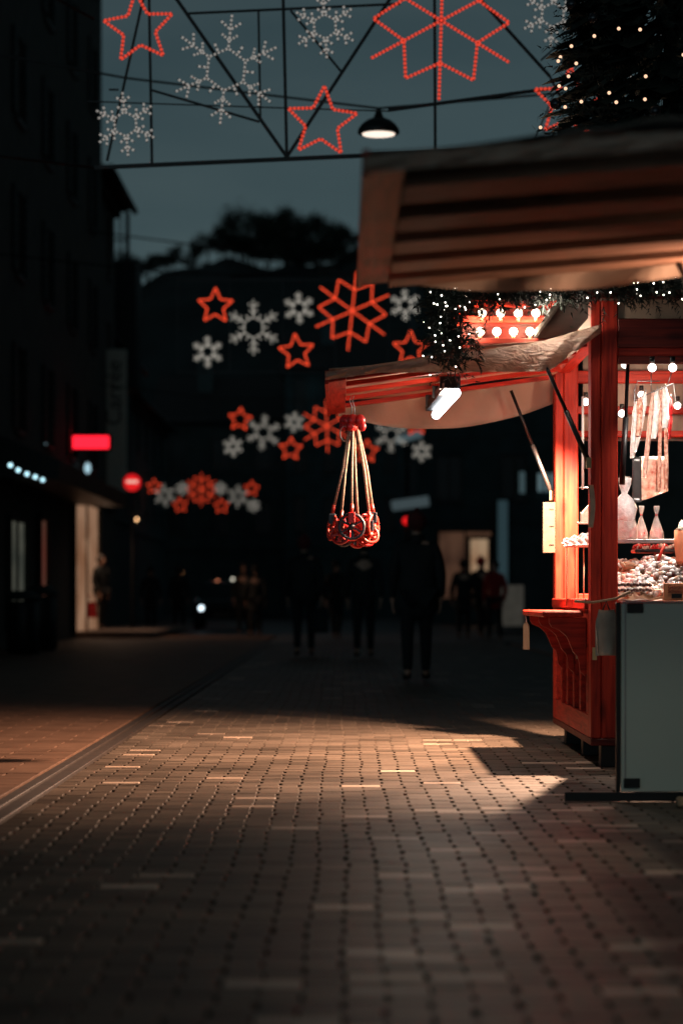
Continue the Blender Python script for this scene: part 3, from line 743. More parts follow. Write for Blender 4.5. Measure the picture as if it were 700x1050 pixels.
# glass shelf
t = thing('glass_shelf', (WX(634, 13.9), 13.9, WZ(555, 13.9)), 'glass shelf with steel edge holding sweet bags in the stall opening', 'shelf')
m_glass, nt, b = newmat('clear_glass'); b.inputs['Transmission Weight'].default_value = 1; b.inputs['Roughness'].default_value = .02; b.inputs['IOR'].default_value = 1.1
MB().box(-.05, .7, .0, .35, -.004, .004).build('pane', m_glass, t)
MB().box(-.05, .7, -.014, -.001, -.012, .012, bev=.003).build('edge_rail', M_steel, t)
for x in (-.04, .69): MB().box(x - .008, x + .008, .14, .155, -.35, -.005).build('support', M_steel, t)
def sweet_bag(loc, h, r, label, mcol, contents):
    t = thing('sweet_bag', loc, label, 'sweet bag', 'bags of sweets on the glass shelf')
    g = MB(); g.lathe([(r * .8, 0), (r, h * .06), (r * .92, h * .25), (r * .6, h * .45), (r * .32, h * .62), (r * .12, h * .74), (r * .3, h * .84), (r * .42, h * .96), (r * .38, h)], 18, wob=.09)
    g.build('wrapper', M_cello, t)
    g = MB()
    for k in range(34):
        a = random.uniform(0, 2 * PI); q = r * .78 * math.sqrt(random.random()); z = random.uniform(.08, .30) * h
        g.ball((math.cos(a) * q, math.sin(a) * q, z), r * .17, 6, random.choice((0, 0, 1)))
    g.build('sweets', contents, t)
    g = MB(); g.lathe([(r * .15, h * .72), (r * .2, h * .74), (r * .15, h * .76)], 10); g.build('ribbon', M_toyR, t)
    return t
ym = 14.0; sc = ym / F; zs = WZ(555, 13.9) + .004
M_sw = [M_toyR, M_white]
sweet_bag((WX(657, ym), ym, zs), 36 * sc, 6.5 * sc, 'left of two small clear sweet bags tied with red ribbon on the glass shelf', None, M_sw)
sweet_bag((WX(672.5, ym), ym, zs), 36 * sc, 7.5 * sc, 'right of two small clear sweet bags tied with red ribbon on the glass shelf', None, M_sw)
t = sweet_bag((WX(640, ym), ym, zs), 66 * sc, 13 * sc, 'tall white bag of sweets with gathered top behind the front post', None, M_sw)
g = MB(); r = 12 * sc; g.lathe([(r * .8, .1), (r * .95, .13), (r, .19), (r * .7, .24), (r * .25, .275), (r * .5, .33), (r * .55, .365)], 16, wob=.12); g.build('white_liner', mat('white_red_dotted_film', (.75, .74, .74), .4, var=.2, scale=30, bump=.6), t)
# tray below
t = thing('sweets_tray', (WX(668, 14.05), 14.05, WZ(567, 14.05)), 'dark flat tray of red and white sweets under the glass shelf', 'tray')
MB().box(-.11, .13, -.08, .12, 0, .022, bev=.008).build('tray', M_toyB, t)
g = MB()
for k in range(60): g.ball((random.uniform(-.1, .12), random.uniform(-.07, .1), random.uniform(.02, .045)), .012, 6, random.choice((0, 0, 1)))
g.build('sweets', M_sw, t)
# paper bag right
t = thing('paper_bag', (WX(702, 13.8), 13.8, WZ(578, 13.8)), 'orange and cream paper bag standing at the right of the glass shelf', 'bag')
g = MB(); g.lathe([(.05, 0), (.055, .02), (.06, .10), (.065, .19)], 8, wob=.05); g.build('bag_body', mat('orange_paper', (.70, .26, .13), .7, bump=.3), t)
g = MB(); g.lathe([(.058, .19), (.062, .192), (.05, .21), (.04, .235), (.02, .25)], 8, wob=.2); g.build('filling', mat('cream_snack', (.74, .66, .52), .6, scale=50, bump=.8), t)
# display table and heaps
t = thing('display_tray', (WX(640, 13.6), 13.55, .90), 'white lined display tray heaped with pale sugared sweets on the stall sill', 'display tray')
g = MB(); g.prism([(0, .0), (.0, .03), (.55, .24), (.55, .0)], -.13, .75, 'X'); g.build('tray', W_pale, t)
g = MB()
random.seed(21)
for k in range(760):
    x = random.uniform(-.05, .62); y = random.uniform(.0, .5); z = .045 + y * .38 + random.uniform(0, .035)
    bump_ = .10 * math.exp(-((x - .23) / .13) ** 2 - ((y - .30) / .14) ** 2) + .05 * math.exp(-((x - .05) / .06) ** 2 - ((y - .1) / .1) ** 2)
    r = random.uniform(.010, .019); g.ball((x, y, z + bump_ * random.uniform(.75, 1)), r, 6, random.choice((0, 0, 0, 0, 1, 2)), (1.6, 1, .8), 1)
g.build('sweets', [mat('white_sugar', (.80, .79, .77), .6, scale=60), mat('cream_sweets', (.74, .62, .48), .5), mat('pink_sweets', (.72, .34, .24), .5)], t)
# brown plush / bread
t = thing('gingerbread_pile', (WX(650, 13.85), 13.85, .90 + .13), 'heap of brown gingerbread behind the sweets tray', 'gingerbread')
g = MB()
for k in range(26): 
    a = random.uniform(-.13, .08); g.ball((a, random.uniform(-.02, .1), .045 + random.uniform(0, .07) * (1 - abs(a) * 4)), random.uniform(.022, .036), 8, random.choice((0, 0, 1)), (1.4, 1, .55), 1)
g.build('cookies', [mat('gingerbread', (.22, .11, .05), .7, scale=30, bump=.5), mat('pale_biscuit', (.34, .25, .15), .7, scale=30)], t)
t = thing('red_cloth', (WX(680, 13.95), 13.95, 1.02), 'crumpled red cloth behind the white sweets', 'cloth')
g = MB(); g.sheet(lambda u, v: (-.13 + u * .22, .02 * math.sin(u * 12), v * (.05 + .10 * u) + .01 * math.sin(u * 30)), 16, 5, .01); g.build('fabric', mat('red_fabric', (.45, .012, .012), .8), t)
t = thing('orange_stick', Wd(674, 575, 13.75), 'small orange stick poking out of the white sweets', 'stick'); MB().tube([(0, 0, 0), (.02, 0, .05), (.04, .01, .095)], .008, 8).build('stick', M_toyO, t)
for r_, (py, txt) in enumerate(((600, 'upper'), (605.5, 'lower'))):
    Yk = 13.53 - r_ * .03
    t = thing('chocolate_skewer', Wd(634, py, Yk), '%s of two dark chocolate fruit skewers lying on white paper' % txt, 'skewer', 'chocolate skewers on the sill')
    g = MB()
    for k in range(11): g.ball((k * .0175, 0, .004 * (k % 2)), .0125, 8, 0, (1, 1, .8))
    g.build('chocolate_pieces', mat('dark_chocolate', (.035, .012, .008), .3), t)
    MB().bar((-.02, 0, 0), (.23, 0, 0), .004, n=6).build('stick', W_pale, t)
    g = MB()
    for k in range(11): g.ball((k * .0175, .004, .011), .008, 6, 0, (1, 1, .6))
    g.build('icing', M_white, t)
t = thing('paper_sheet', (WX(634, 13.45), 13.45, .928), 'white paper under the skewers on the sill', 'paper')
g = MB(); g.sheet(lambda u, v: (-.03 + .27 * u, -.03 + v * .12, .004 + .004 * math.sin(u * 13)), 14, 4, .002); g.build('sheet', M_white, t)
# price sign
t = thing('price_sign', (WX(680, 13.34), 13.34, WZ(615.5, 13.34)), 'orange brown sign with red lettering on the right of the sill', 'sign')
MB().box(0, .26, 0, .03, 0, .094, bev=.003).build('board', mat('orange_card', (.75, .28, .13), .6), t)
for txt, z in (('Gebrannte', .073), ('Schokolade', .049)):
    inst('lettering', text_mesh(txt, .027, .001, 'LEFT'), t, (.022, -.0015, z), (R(90), 0, 0)).data.materials.append(mat('dark_red_ink', (.22, .008, .006), .5))
MB().box(.043, .10, -.003, -.0005, .012, .036).build('price_plate', M_black, t)
t = thing('foil_pack', (WX(691, 13.45), 13.42, .985), 'tiny crinkled silver blue pack above the orange sign', 'pack')
g = MB()
for k in range(5): g.add([(-.03 + k * .012, 0, .03), (-.018 + k * .012, .01, .035), (-.026 + k * .014, .0, .068 - .006 * abs(k - 2))], [(0, 1, 2)])
g.box(-.035, .035, -.005, .02, .0, .032, bev=.004); g.build('wrapper', mat('blue_silver_foil', (.35, .55, .58), .25, .5), t)

# goods seen between the posts
Yl = 14.6
t = thing('doily_stand', (WX(592, Yl), Yl, .90), 'small stand on thin rods topped with a white spotted doily between the posts', 'stand')
zt = WZ(561, Yl) - .90
for px in (580.5, 589, 598, 606): MB().bar((WX(px, Yl) - WX(592, Yl), 0, 0), (WX(px, Yl) - WX(592, Yl), 0, zt), .009, n=8).build('rod', W_pale, t)
MB().box(-.08, .10, -.05, .08, zt, zt + .012, bev=.003).build('shelf_board', M_white, t)
g = MB(); g.sheet(lambda u, v: (-.095 + u * .2 + .012 * math.sin(v * 9), -.06 - .03 * v + .01 * math.sin(u * 30), zt + .012 + (.03 + .065 * u + .006 * math.sin(u * 25)) * (1 - v)), 24, 6, .004)
g.build('doily', mat('spotted_lace', (.75, .70, .66), .8, var=.1, scale=70, col2=(.82, .45, .38)), t)
t = thing('gift_box', (WX(600, Yl), Yl, zt + .90 + .14), 'little cream box on the upper ledge between the posts', 'box')
g = MB(); g.box(-.05, .06, -.03, .05, 0, .012, bev=.002); g.box(-.03, .06, -.02, .04, .012, .07, bev=.004); g.prism([(-.02, .07), (.05, .07), (.03, .13)], -.02, .03); g.build('box', mat('cream_card', (.68, .5, .4), .7, scale=30), t)
t = thing('hanging_rod', Wd(597, 502, 14.3), 'white vertical rod hanging in the gap between the posts', 'rod')
MB().bar((0, 0, 0), (0, 0, .55), .014, n=8).build('rod', M_white, t); MB().bar((-.02, 0, .01), (.035, 0, .01), .01, n=6).build('cross_piece', M_steel, t)
t = thing('support_rod', Wd(637, 497, 13.5), 'black gas strut standing upright inside the stall opening', 'strut')
MB().bar((0, 0, 0), Wd(641, 428, 13.5) - Wd(637, 497, 13.5), .034, n=8).build('sleeve', M_black, t)
MB().bar(Wd(641, 428, 13.5) - Wd(637, 497, 13.5), Wd(643.5, 362, 13.5) - Wd(637, 497, 13.5), .022, n=8).build('piston', M_black, t)

# ------------------------------------------------------------------ rope light motifs
def star_pts(r, rot=0, k=.46): return [(math.sin(i * PI / 5 + rot) * (r if i % 2 == 0 else r * k), math.cos(i * PI / 5 + rot) * (r if i % 2 == 0 else r * k)) for i in range(10)]
def polys(kind):
    if kind == 'star': p = star_pts(.30); return [p + [p[0]]]
    if kind == 'big':
        out = []; 
        for k in range(3):
            a = k * PI / 3; out.append([(math.sin(a) * .66, math.cos(a) * .66), (-math.sin(a) * .66, -math.cos(a) * .66)])
        z = []
        for k in range(12):
            a = k * PI / 6; r = .35 if k % 2 == 0 else .56; z.append((math.sin(a) * r, math.cos(a) * r))
        out.append(z + [z[0]]); return out
    R_ = .46 if kind == 'medium' else .27
    out = []; hx = [(math.sin(k * PI / 3) * R_ * .38, math.cos(k * PI / 3) * R_ * .38) for k in range(6)]
    out.append(hx + [hx[0]])
    for k in range(6):
        a = k * PI / 3; d = Vector((math.sin(a), math.cos(a))); n = Vector((d.y, -d.x))
        out.append([tuple(d * R_ * .38), tuple(d * R_)])
        for f, l in ((.52, .15), (.72, .19)) if kind == 'medium' else ((.40, .22), (.68, .22)):
            c = d * R_ * f
            for s_ in (1, -1): out.append([tuple(c), tuple(c + (d * .75 + n * s_) * R_ * l)])
        if kind == 'medium':
            a2 = a + PI / 6; e = Vector((math.sin(a2), math.cos(a2))); out.append([tuple(e * R_ * .34), tuple(e * R_ * .52)])
    return out
def motif_meshes(kind, red):
    rope = MB(); beads = MB(); rad = .0118 if red else .0085
    for pl in polys(kind):
        for a, b in zip(pl[:-1], pl[1:]):
            A = Vector((a[0], 0, a[1])); B = Vector((b[0], 0, b[1])); rope.bar(A, B, rad * 1.5, n=6)
            n = max(1, round((B - A).length / .034))
            for k in range(n):
                p = A.lerp(B, (k + .25) / n); q = A.lerp(B, (k + .78) / n); beads.bar(p, q, rad * 2.1, n=6)
    return rope.mesh('rope_tube', M_ropeRd if red else M_ropeWd), beads.mesh('light_beads', M_ropeR if red else M_ropeW)
MM = {('star', 1): motif_meshes('star', True), ('big', 1): motif_meshes('big', True), ('medium', 0): motif_meshes('medium', False), ('small', 0): motif_meshes('small', False)}
rows = [
 (20, 'nearest row', [('star', 143, 30, 'second-row-free'), ('small', 129, 128, ''), ('medium', 232, 72, ''), ('small', 333, 28, ''), ('star', 330, 126, ''), ('big', 452, 22, ''), ('small', 566, 16, ''), ('star', 582, 106, ''), ('medium', 690, 60, '')]),
 (40, 'second row', [('star', 221, 314, ''), ('small', 213, 361, ''), ('medium', 260, 336, ''), ('small', 306.5, 316, ''), ('star', 304, 361, ''), ('big', 361, 319, ''), ('small', 415, 313, ''), ('star', 420.6, 358, '')]),
 (61, 'third row', [('star', 246, 430, ''), ('small', 239, 458, ''), ('medium', 270, 443.5, ''), ('small', 301.6, 433, ''), ('star', 298, 460.5, ''), ('big', 335, 437, ''), ('star', 376, 463, ''), ('medium', 401, 446, ''), ('star', 426, 435, ''), ('small', 432, 463, '')]),
 (96, 'farthest row', [('star', 158, 499, ''), ('medium', 169, 508, ''), ('star', 185, 518, ''), ('small', 187, 501, ''), ('big', 206.5, 502, ''), ('small', 226, 501, ''), ('star', 227, 519, ''), ('medium', 244, 509, ''), ('star', 258, 501, ''), ('small', 260, 518.5, '')])]
names = {'star': ('red star light', 'light_star', 'light star'), 'big': ('large red snowflake light', 'light_snowflake', 'light snowflake'), 'medium': ('larger white snowflake light', 'light_snowflake', 'light snowflake'), 'small': ('small white snowflake light', 'light_snowflake', 'light snowflake')}
where = {
 0: ['at the top left by the dark house', 'at the bottom left corner', 'left of the middle bars', 'high in the middle', 'beside the hanging street lamp', 'at the top right of the street lamp', 'high beside the fir tree', 'half hidden behind the fir tree', 'hidden mostly behind the fir tree'],
 1: ['above the small leftmost snowflake', 'at the far left, lowest', 'right of the left star', 'left of the large red snowflake', 'low in the middle', 'in the middle', 'just right of the large red snowflake', 'at the right above the stall flap'],
 2: ['at the upper left', 'at the lower left corner', 'right of the left star', 'above the low middle star', 'low in the middle', 'behind the hanging toys', 'lower right of the toy cords', 'right of the toy cords', 'under the stall flap', 'at the right end, lowest'],
 3: ['at the far left', 'second from the left', 'low on the left half', 'left of the large red snowflake', 'in the middle', 'right of the large red snowflake', 'low on the right half', 'second from the right', 'at the upper right end', 'at the lower right end']}
for ri, (Y, rn, ms) in enumerate(rows):
    ys = [WZ(m[2], Y) for m in ms]; xs = [WX(m[1], Y) for m in ms]
    for i, (kind, px, py, _) in enumerate(ms):
        red = 1 if kind in ('star', 'big') else 0
        nm = names[kind]
        t = thing(nm[1], (WX(px, Y), Y - .03, WZ(py, Y)), '%s, %s, %s' % (nm[0], rn, where[ri][i]), nm[2], 'rope light motifs over the street')
        rot = random.Random(ri * 10 + i).uniform(-.12, .12)
        if kind == 'star' and ri == 0: rot = -.10 if i == 0 else .07
        t.rotation_euler = (0, rot, 0)
        a, b = MM[(kind, red)]; inst('rope_tube', a, t); b_o = inst('light_beads', b, t)
        if ri == 0:
            key = (kind, 'near')
            if key not in MM: bb_ = b.copy(); bb_.materials[0] = M_ropeR1 if red else M_ropeW1; MM[key] = bb_
            b_o.data = MM[key]
    if ri == 0: continue
    # supporting frame
    t = thing('overhead_truss', (0, Y, 0), 'thin dark metal frame carrying the %s of rope lights' % rn, 'light frame', 'light frames spanning the street')
    x0, x1, z0, z1 = min(xs) - .5, max(xs) + .5, min(ys) - .33, max(ys) + .42
    g = MB(); g.bar((x0, 0, z0), (x1, 0, z0), .03); g.bar((x0, 0, z1), (x1, 0, z1), .03)
    for k in range(6): x = x0 + (x1 - x0) * k / 5; g.bar((x, 0, z0 + .015), (x, 0, z1 - .015), .02)
    g.build('bars', M_black, t)
    MB().tube([(-6.3, 0, z1 + .5), (x0, 0, z1 + .1), (x1, 0, z1 + .1), (6.8, 0, z1 + .5)], .012, 5).build('cable', M_black, t)
# first frame, traced bars
Y = 20
t = thing('overhead_truss', (0, Y, 0), 'large dark metal frame across the street carrying the nearest rope lights', 'light frame', 'light frames spanning the street')
def P(px, py): return (WX(px, Y), 0, WZ(py, Y))
g = MB()
for a, b, wd in (((97, 172), (720, 144), .032), ((152, -60), (156, 168), .022), ((289, -60), (294, 160), .026), ((445, -60), (446, 155), .024), ((265, 12), (267, 122), .018),
                 ((160, -60), (110, 165), .02), ((140, -60), (294, 161), .028), ((190, 14), (410, 4), .018), ((154, 92), (266, 125), .018), ((294, 161), (438, -60), .026), ((298, 11), (351, 75), .018),
                 ((470, -25), (563, 78), .024), ((420, 152), (620, -60), .018) if False else ((554, 62), (572, 46), .014), ((398, 113), (563, 91), .026), ((600, 150), (600, -60), .024), ((563, 78), (600, 150), .018), ((112, 92), (122, 92), .014), ((90, 104), (267, 110), .010), ((267, 110), (398, 114), .010), ((720, -60), (720, 144), .024), ((545, 150), (568, 95), .012)):
    g.bar(P(*a), P(*b), wd)
g.build('bars', M_black, t)
for pp in ([(-6.2, 0, 8.0), P(97, 20)], [P(720, -60), (6.8, 0, 8.4)], [(-6.2, 0, 5.0), P(97, 172)], [P(720, 144), (6.8, 0, 5)]): MB().tube(pp, .012, 5).build('cable', M_black, t)
# street lamp
Y = 24
lo = Wd(388, 137, Y)
t = thing('hanging_street_lamp', lo, 'round dark pendant street lamp hanging on a wire over the street', 'street lamp')
g = MB(); n = 20; g.lathe([(.205, .0), (.21, .01), (.20, .05), (.17, .09), (.12, .13), (.05, .16), (.03, .22), (.02, .25)], 20); g.build('lamp_shade', M_black, t)
g = MB(); g.lathe([(.16, -.012), (.165, -.004), (.15, -.001)], 20); g.build('lamp_glass', emis('warm_glass', (1, .82, .68), 1.3), t)
MB().tube([(-6.2 - lo.x, 0, 1.3), (-2.5, 0, .55), (0, 0, .25), (3, 0, .5), (6.8 - lo.x, 0, 1.2)], .012, 5).build('cable', M_black, t)
# wires over the street
for a, b, Y, nm in (((100, 240), (246, 257), 58, 'upper left'), ((236, 284), (400, 276), 38, 'above the second row')):
    A = Wd(*a, Y); B = Wd(*b, Y)
    if nm.startswith('up'): A = Vector((-6.3, Y, A.z + .1)); 
    t = thing('overhead_wire', A, 'thin overhead wire ' + ('sloping from the left houses against the sky' if nm.startswith('up') else 'spanning just above the second row of lights'), 'wire')
    C_ = Vector((6.9, Y, B.z + 1.0)); MB().tube([Vector((0, 0, 0)), (B - A), (C_ - A)], .02, 5).build('cable', M_black, t)

# ------------------------------------------------------------------ buildings
M_wallA = mat('brown_render', (.06, .055, .047), .9, scale=2, var=.35, bump=.2); M_wallB = mat('grey_green_render', (.05, .065, .064), .9, scale=1.5, var=.3)
M_wallC = mat('haze_tinted_render', (.05, .08, .085), .9, scale=1.2, var=.3); M_wallD = mat('dark_brick_render', (.045, .05, .05), .9, scale=2)  # far walls' teal lift is street haze put into the colour
M_glass = mat('dark_window_glass', (.012, .017, .02), .35, var=.2, scale=.6, bump=.02); M_frame = mat('window_paint', (.04, .04, .038), .6)
M_shut = mat('dark_green_shutter', (.018, .024, .022), .7); M_tile = mat('dark_roof_tiles', (.022, .017, .016), .8, scale=6, bump=.5)
def house(loc, rz, W_, Dp, h, label, wall, nfl=4, ncol=5, gable=2.5, shut=True, base=3.3, roofname=True, group='houses along the street', skip=(), openings=()):
    """front facade lies on local y=0 facing -y, x from 0 to W_"""
    t = thing('house', loc, label, 'house', group, rz)
    w_ = MB(); fh = (h - base) / max(1, nfl - 1); wins = []
    for f in range(nfl - 1):
        for c in range(ncol):
            x = W_ * (c + .5) / ncol; z = base + f * fh + .7; wins.append((x, z, min(1.05, W_ / ncol * .42), min(1.6, fh * .6)))
    # wall built as strips around openings
    xs = sorted({0, W_} | {x - w2 / 2 for x, z, w2, h2 in wins} | {x + w2 / 2 for x, z, w2, h2 in wins})
    zs = sorted({0, base, h} | {z for x, z, w2, h2 in wins} | {z + h2 for x, z, w2, h2 in wins})
    for i in range(len(xs) - 1):
        for j in range(len(zs) - 1):
            cx = (xs[i] + xs[i + 1]) / 2; cz = (zs[j] + zs[j + 1]) / 2
            if any(abs(cx - x) < w2 / 2 and z < cz < z + h2 for x, z, w2, h2 in wins): continue
            if any(a < cx < b and cz < c for a, b, c in openings): continue
            w_.box(xs[i], xs[i + 1], 0, .3, zs[j], zs[j + 1])
    w_.box(0, W_, .8, Dp, 0, h); w_.box(-.002, .3, .3, .8, 0, h); w_.box(W_ - .3, W_ + .002, .3, .8, 0, h); w_.box(.0, W_, .3, .8, base - .3, base - .1)
    w_.box(-.05, W_ + .05, -.10, -.003, base - .05, base + .15); w_.box(-.08, W_ + .08, -.18, -.003, h - .25, h)
    wo = w_.build('wall', wall, t)
    for x, z, w2, h2 in wins:
        fr = MB(); fr.box(x - w2 / 2 + .001, x - w2 / 2 + .07, .12, .2, z, z + h2); fr.box(x + w2 / 2 - .07, x + w2 / 2 - .001, .12, .2, z, z + h2); fr.box(x - w2 / 2 + .07, x + w2 / 2 - .07, .12, .2, z + .001, z + .07); fr.box(x - w2 / 2 + .07, x + w2 / 2 - .07, .12, .2, z + h2 - .07, z + h2 - .001)
        fr.box(x - .03, x + .03, .125, .195, z + .07, z + h2 - .07); fr.box(x - w2 / 2 - .05, x + w2 / 2 + .05, -.07, -.002, z - .09, z - .01)
        fo = fr.build('window', M_frame, t)
        MB().box(x - w2 / 2 + .07, x + w2 / 2 - .07, .15, .165, z + .07, z + h2 - .07).build('pane', M_glass, fo)
        if shut:
            for s_ in (-1, 1):
                xc = x + s_ * (w2 * .75 + .03); sg = MB(); sg.box(xc - w2 * .24, xc + w2 * .24, -.06, -.012, z, z + h2)
                for q in range(9): sg.box(xc - w2 * .2, xc + w2 * .2, -.075, -.061, z + .05 + q * h2 / 9, z + .05 + q * h2 / 9 + h2 * .055)
                sg.build('shutter', M_shut, fo)
    rf = MB()
    rf.prism([(-.5, h + .002), (Dp * .5, h + gable), (Dp + .5, h + .002)], -.25, W_ + .25, 'X'); ro = rf.build('roof', M_tile, t)
    MB().box(W_ * .3, W_ * .3 + .7, Dp * .3, Dp * .3 + .6, h + gable * .3, h + gable + .9).build('chimney', wall, ro)
    MB().tube([(-.3, -.55, h - .02), (W_ + .3, -.55, h - .02)], .09, 8).build('gutter', M_black, ro)
    return t
# left row: facades face +x  (local x runs away from... rotate so -y local -> +x world)
hl = [(-6.1, 30, 31.6, 21, 'tall dark house nearest on the left with shuttered windows', M_wallA, 7, 7), (-6.4, 61.8, 6.5, 11.9, 'brown house with projecting eaves and gutter behind the tall left house', M_wallA, 4, 2), (-7.2, 68.5, 14, 8.6, 'low dark house beyond the shop with a roof railing', M_wallB, 3, 4), (-7.8, 83, 24, 8.2, 'far dark house at the end of the left row', M_wallC, 3, 6)]
HS = []
for x, y, W_, h, lab, wl, nf, nc in hl:
    ops = ()
    if y == 30: ops = ((13, 17, 2.6), (18, 21, 2.4))
    HS.append(house((x, y, 0), R(90), W_, 9, h, lab, wl, nf, nc, 2.2, shut=(y < 60), base=3.4))
# right row: facades face -x
for x, y, W_, h, lab, wl, nf, nc in [(7.0, 40, 38, 13, 'dark house behind the stalls on the right', M_wallD, 4, 9), (7.2, 72, 8, 13, 'dark narrow house at the right before the corner', M_wallB, 4, 2)]:
    house((x, y, 0), R(-90), W_, 9, h, lab, wl, nf, nc, 2.2, shut=False, base=3.4)
# end houses facing the camera
e1 = house((2.6, 84, 0), 0, 9, 9, 13.2, 'dark house facing us with a lit shop window behind the walkers', M_wallC, 4, 4, 2.0, shut=False, base=3.6)
house((-9, 118, 0), 0, 6.2, 9, 9.5, 'dark gabled house at the street end on the left', M_wallB, 3, 3, 2.6, shut=False)
house((-2.6, 112, 0), 0, 5.5, 9, 11.5, 'dark tall house closing the middle of the street end', M_wallC, 4, 4, 2.2, shut=False)
house((3.2, 116, 0), 0, 7, 9, 10.2, 'dark house at the street end seen behind the stall flap', M_wallD, 3, 4, 2.2, shut=False)

# roof railing / dormer on the left against the sky
Y = 74
t = thing('roof_railing', (-7.35, Y, 8.6), 'thin metal railing frame on the low left roof against the sky', 'railing')
g = MB()
zb = 2.2; x0 = WX(106, Y) + 7.35; x1 = WX(131, Y) + 7.35; zt = WZ(216, Y) - 8.6; zq = WZ(250, Y) - 8.6 - .6
g.bar((x0, 0, zt), (x1, 0, zt), .09); g.bar((x1, 0, zq), (x1, 0, zt - .05), .12); g.bar((x1 - .22, 0, zq), (x1 - .22, 0, zt - .05), .05); g.bar((x0, 0, zq), (x0, 0, zt - .05), .08); g.bar((x0, 0, zt - .9), (x1, 0, zt - .9), .05)
g.box(x0 - .3, x1 + .3, -.4, 1.6, -1.3, zq + .02)
g.build('bars', M_black, t)

# lit doorways and windows
def opening(name, loc, rz, w_, h_, label, mt, cat, mull=1, group=None):
    t = thing(name, loc, label, cat, group, rz)
    MB().box(0, w_, -.03, -.012, 0, h_).build('lit_pane', mt, t)
    g = MB(); g.box(-.12, -.001, -.12, -.006, -.02, h_ + .12); g.box(w_ + .001, w_ + .12, -.12, -.006, -.02, h_ + .12); g.box(0, w_, -.12, -.006, h_ + .001, h_ + .12)
    for k in range(mull): x = w_ * (k + 1) / (mull + 1); g.box(x - .04, x + .04, -.08, -.034, 0, h_)
    g.build('frame', M_shut, t); return t
Lw = lit_interior('warm_lit_interior', (.45, .20, .10), (.75, .42, .25), .36, .9)
Lp = lit_interior('pale_lit_interior', (.10, .11, .09), (.22, .22, .17), .32, 1.2)
Lr = lit_interior('reddish_lit_interior', (.35, .09, .06), (.28, .12, .08), .25, 1.5)
opening('shop_doorway', (-6.1, 44.0, .35), R(90), 2.3, 2.0, 'pale lit narrow shop doorway at the far left edge', Lp, 'doorway', 1)
opening('shop_window', (-6.1, 48.4, .75), R(90), 1.3, 1.75, 'narrow reddish lit shop window on the left', Lr, 'shop window', 0)
opening('shop_doorway', (-6.1, 54.7, .1), R(90), 5.6, 3.05, 'tall warm lit shop doorway behind the standing person on the left', Lw, 'doorway', 1)
opening('shop_window', (WX(450, 84), 84, .9), 0, WX(503, 84) - WX(450, 84), 2.3, 'wide dim brown shop window behind the walkers on the right', lit_interior('dim_brown_interior', (.12, .05, .03), (.30, .14, .08), .22, 1.2), 'shop window', 1)
opening('shop_window', (WX(482, 83.8), 83.86, 1.25), 0, WX(500, 84) - WX(482, 84), 1.7, 'bright cream shop pane right of the brown window', lit_interior('cream_interior', (.55, .30, .16), (.75, .5, .3), .42, 1.5), 'shop window', 0)
t = opening('lit_window', (WX(551, 83.8), 83.9, WZ(504, 84)), 0, WX(569, 84) - WX(551, 84), .62, 'pale blue lit double window high beside the notice board', emis('cool_window', (.35, .55, .6), .25), 'window', 2)
opening('lit_window', (WX(532, 83.8), 83.9, WZ(506, 84)), 0, WX(538, 84) - WX(532, 84), .75, 'slim pale blue lit window left of the double window', emis('cool_window_dim', (.3, .5, .55), .12), 'window', 0)
opening('shop_doorway', (WX(510, 83.8), 83.9, .3), 0, .35, 4.0, 'thin teal lit strip of a doorway behind the poster stand', emis('teal_glow', (.14, .28, .33), .12), 'doorway', 0)
# kerb by lit doorway
t = tag(MB().box(-6.08, -4.3, 55.5, 67.8, .034, .16, bev=.02).build('kerb', mat('pale_kerb', (.22, .17, .14), .8)), kind='structure')
lamp('doorway_light', 'AREA', (-5.8, 57.7, 2.6), 50, (1, .62, .4), sx=2.6, sy=1.2, rot=(0, R(-50), 0))
# awning with LEDs
t = thing('shop_awning', (-6.1, 42.2, 2.7), 'dark shop awning with a row of pale downlights on the left', 'awning')
g = MB(); g.prism([(0, 1.15), (0, .35), (1.15, .30), (1.2, .62)], 0, 13.2); g.build('canopy', M_black, t)
b = MB(); b.ball((0, 0, 0), .035, 8); me = b.mesh('downlight', emis('cool_led', (.45, .75, .85), 2.2))
for px, py in ((11, 477), (19, 482), (28, 486), (36.5, 489), (44, 492)):
    X = -5.0; Y = -X * F / (350 - px); inst('downlight', me, t, (X + 6.1, Y - 42.2, WZ(py, Y) - 2.7))
for px, py, Y, nm in ((45, 454, 50, 'left of the red sign'), (90, 480, 56, 'below the red sign')):
    o_ = Wd(px, py, Y); t = thing('globe_lamp', o_, 'small pale blue globe lamp on the wall, ' + nm, 'lamp', 'globe lamps on the left wall')
    MB().ball((0, 0, 0), .075, 10, sc=(1, 1, 1.7)).build('globe', emis('globe_cool', (.45, .7, .8), .9), t)
    MB().bar((-.05, 0, .14), (-6.1 - o_.x if px < 60 else -6.5 - o_.x, 0, .3), .03).build('arm', M_black, t)
# red neon bar sign
Y = 55; o_ = Wd(75, 460, Y)
t = thing('neon_sign', o_, 'glowing red horizontal lightbox sign projecting from the left wall', 'sign')
g = MB(); wd = WX(112, Y) - WX(75, Y); hh = 13 * Y / F
MB().box(-.06, wd + .06, 0, .16, -.05, hh + .05, bev=.04).build('case', M_black, t)
MB().box(.0, wd, -.03, -.002, 0, hh, bev=.05).build('lit_face', emis('neon_red', (1, .012, .03), 2.0), t)
MB().bar((-.06, .08, hh / 2), (-6.1 - o_.x, .08, hh / 2), .05).build('arm', M_black, t)
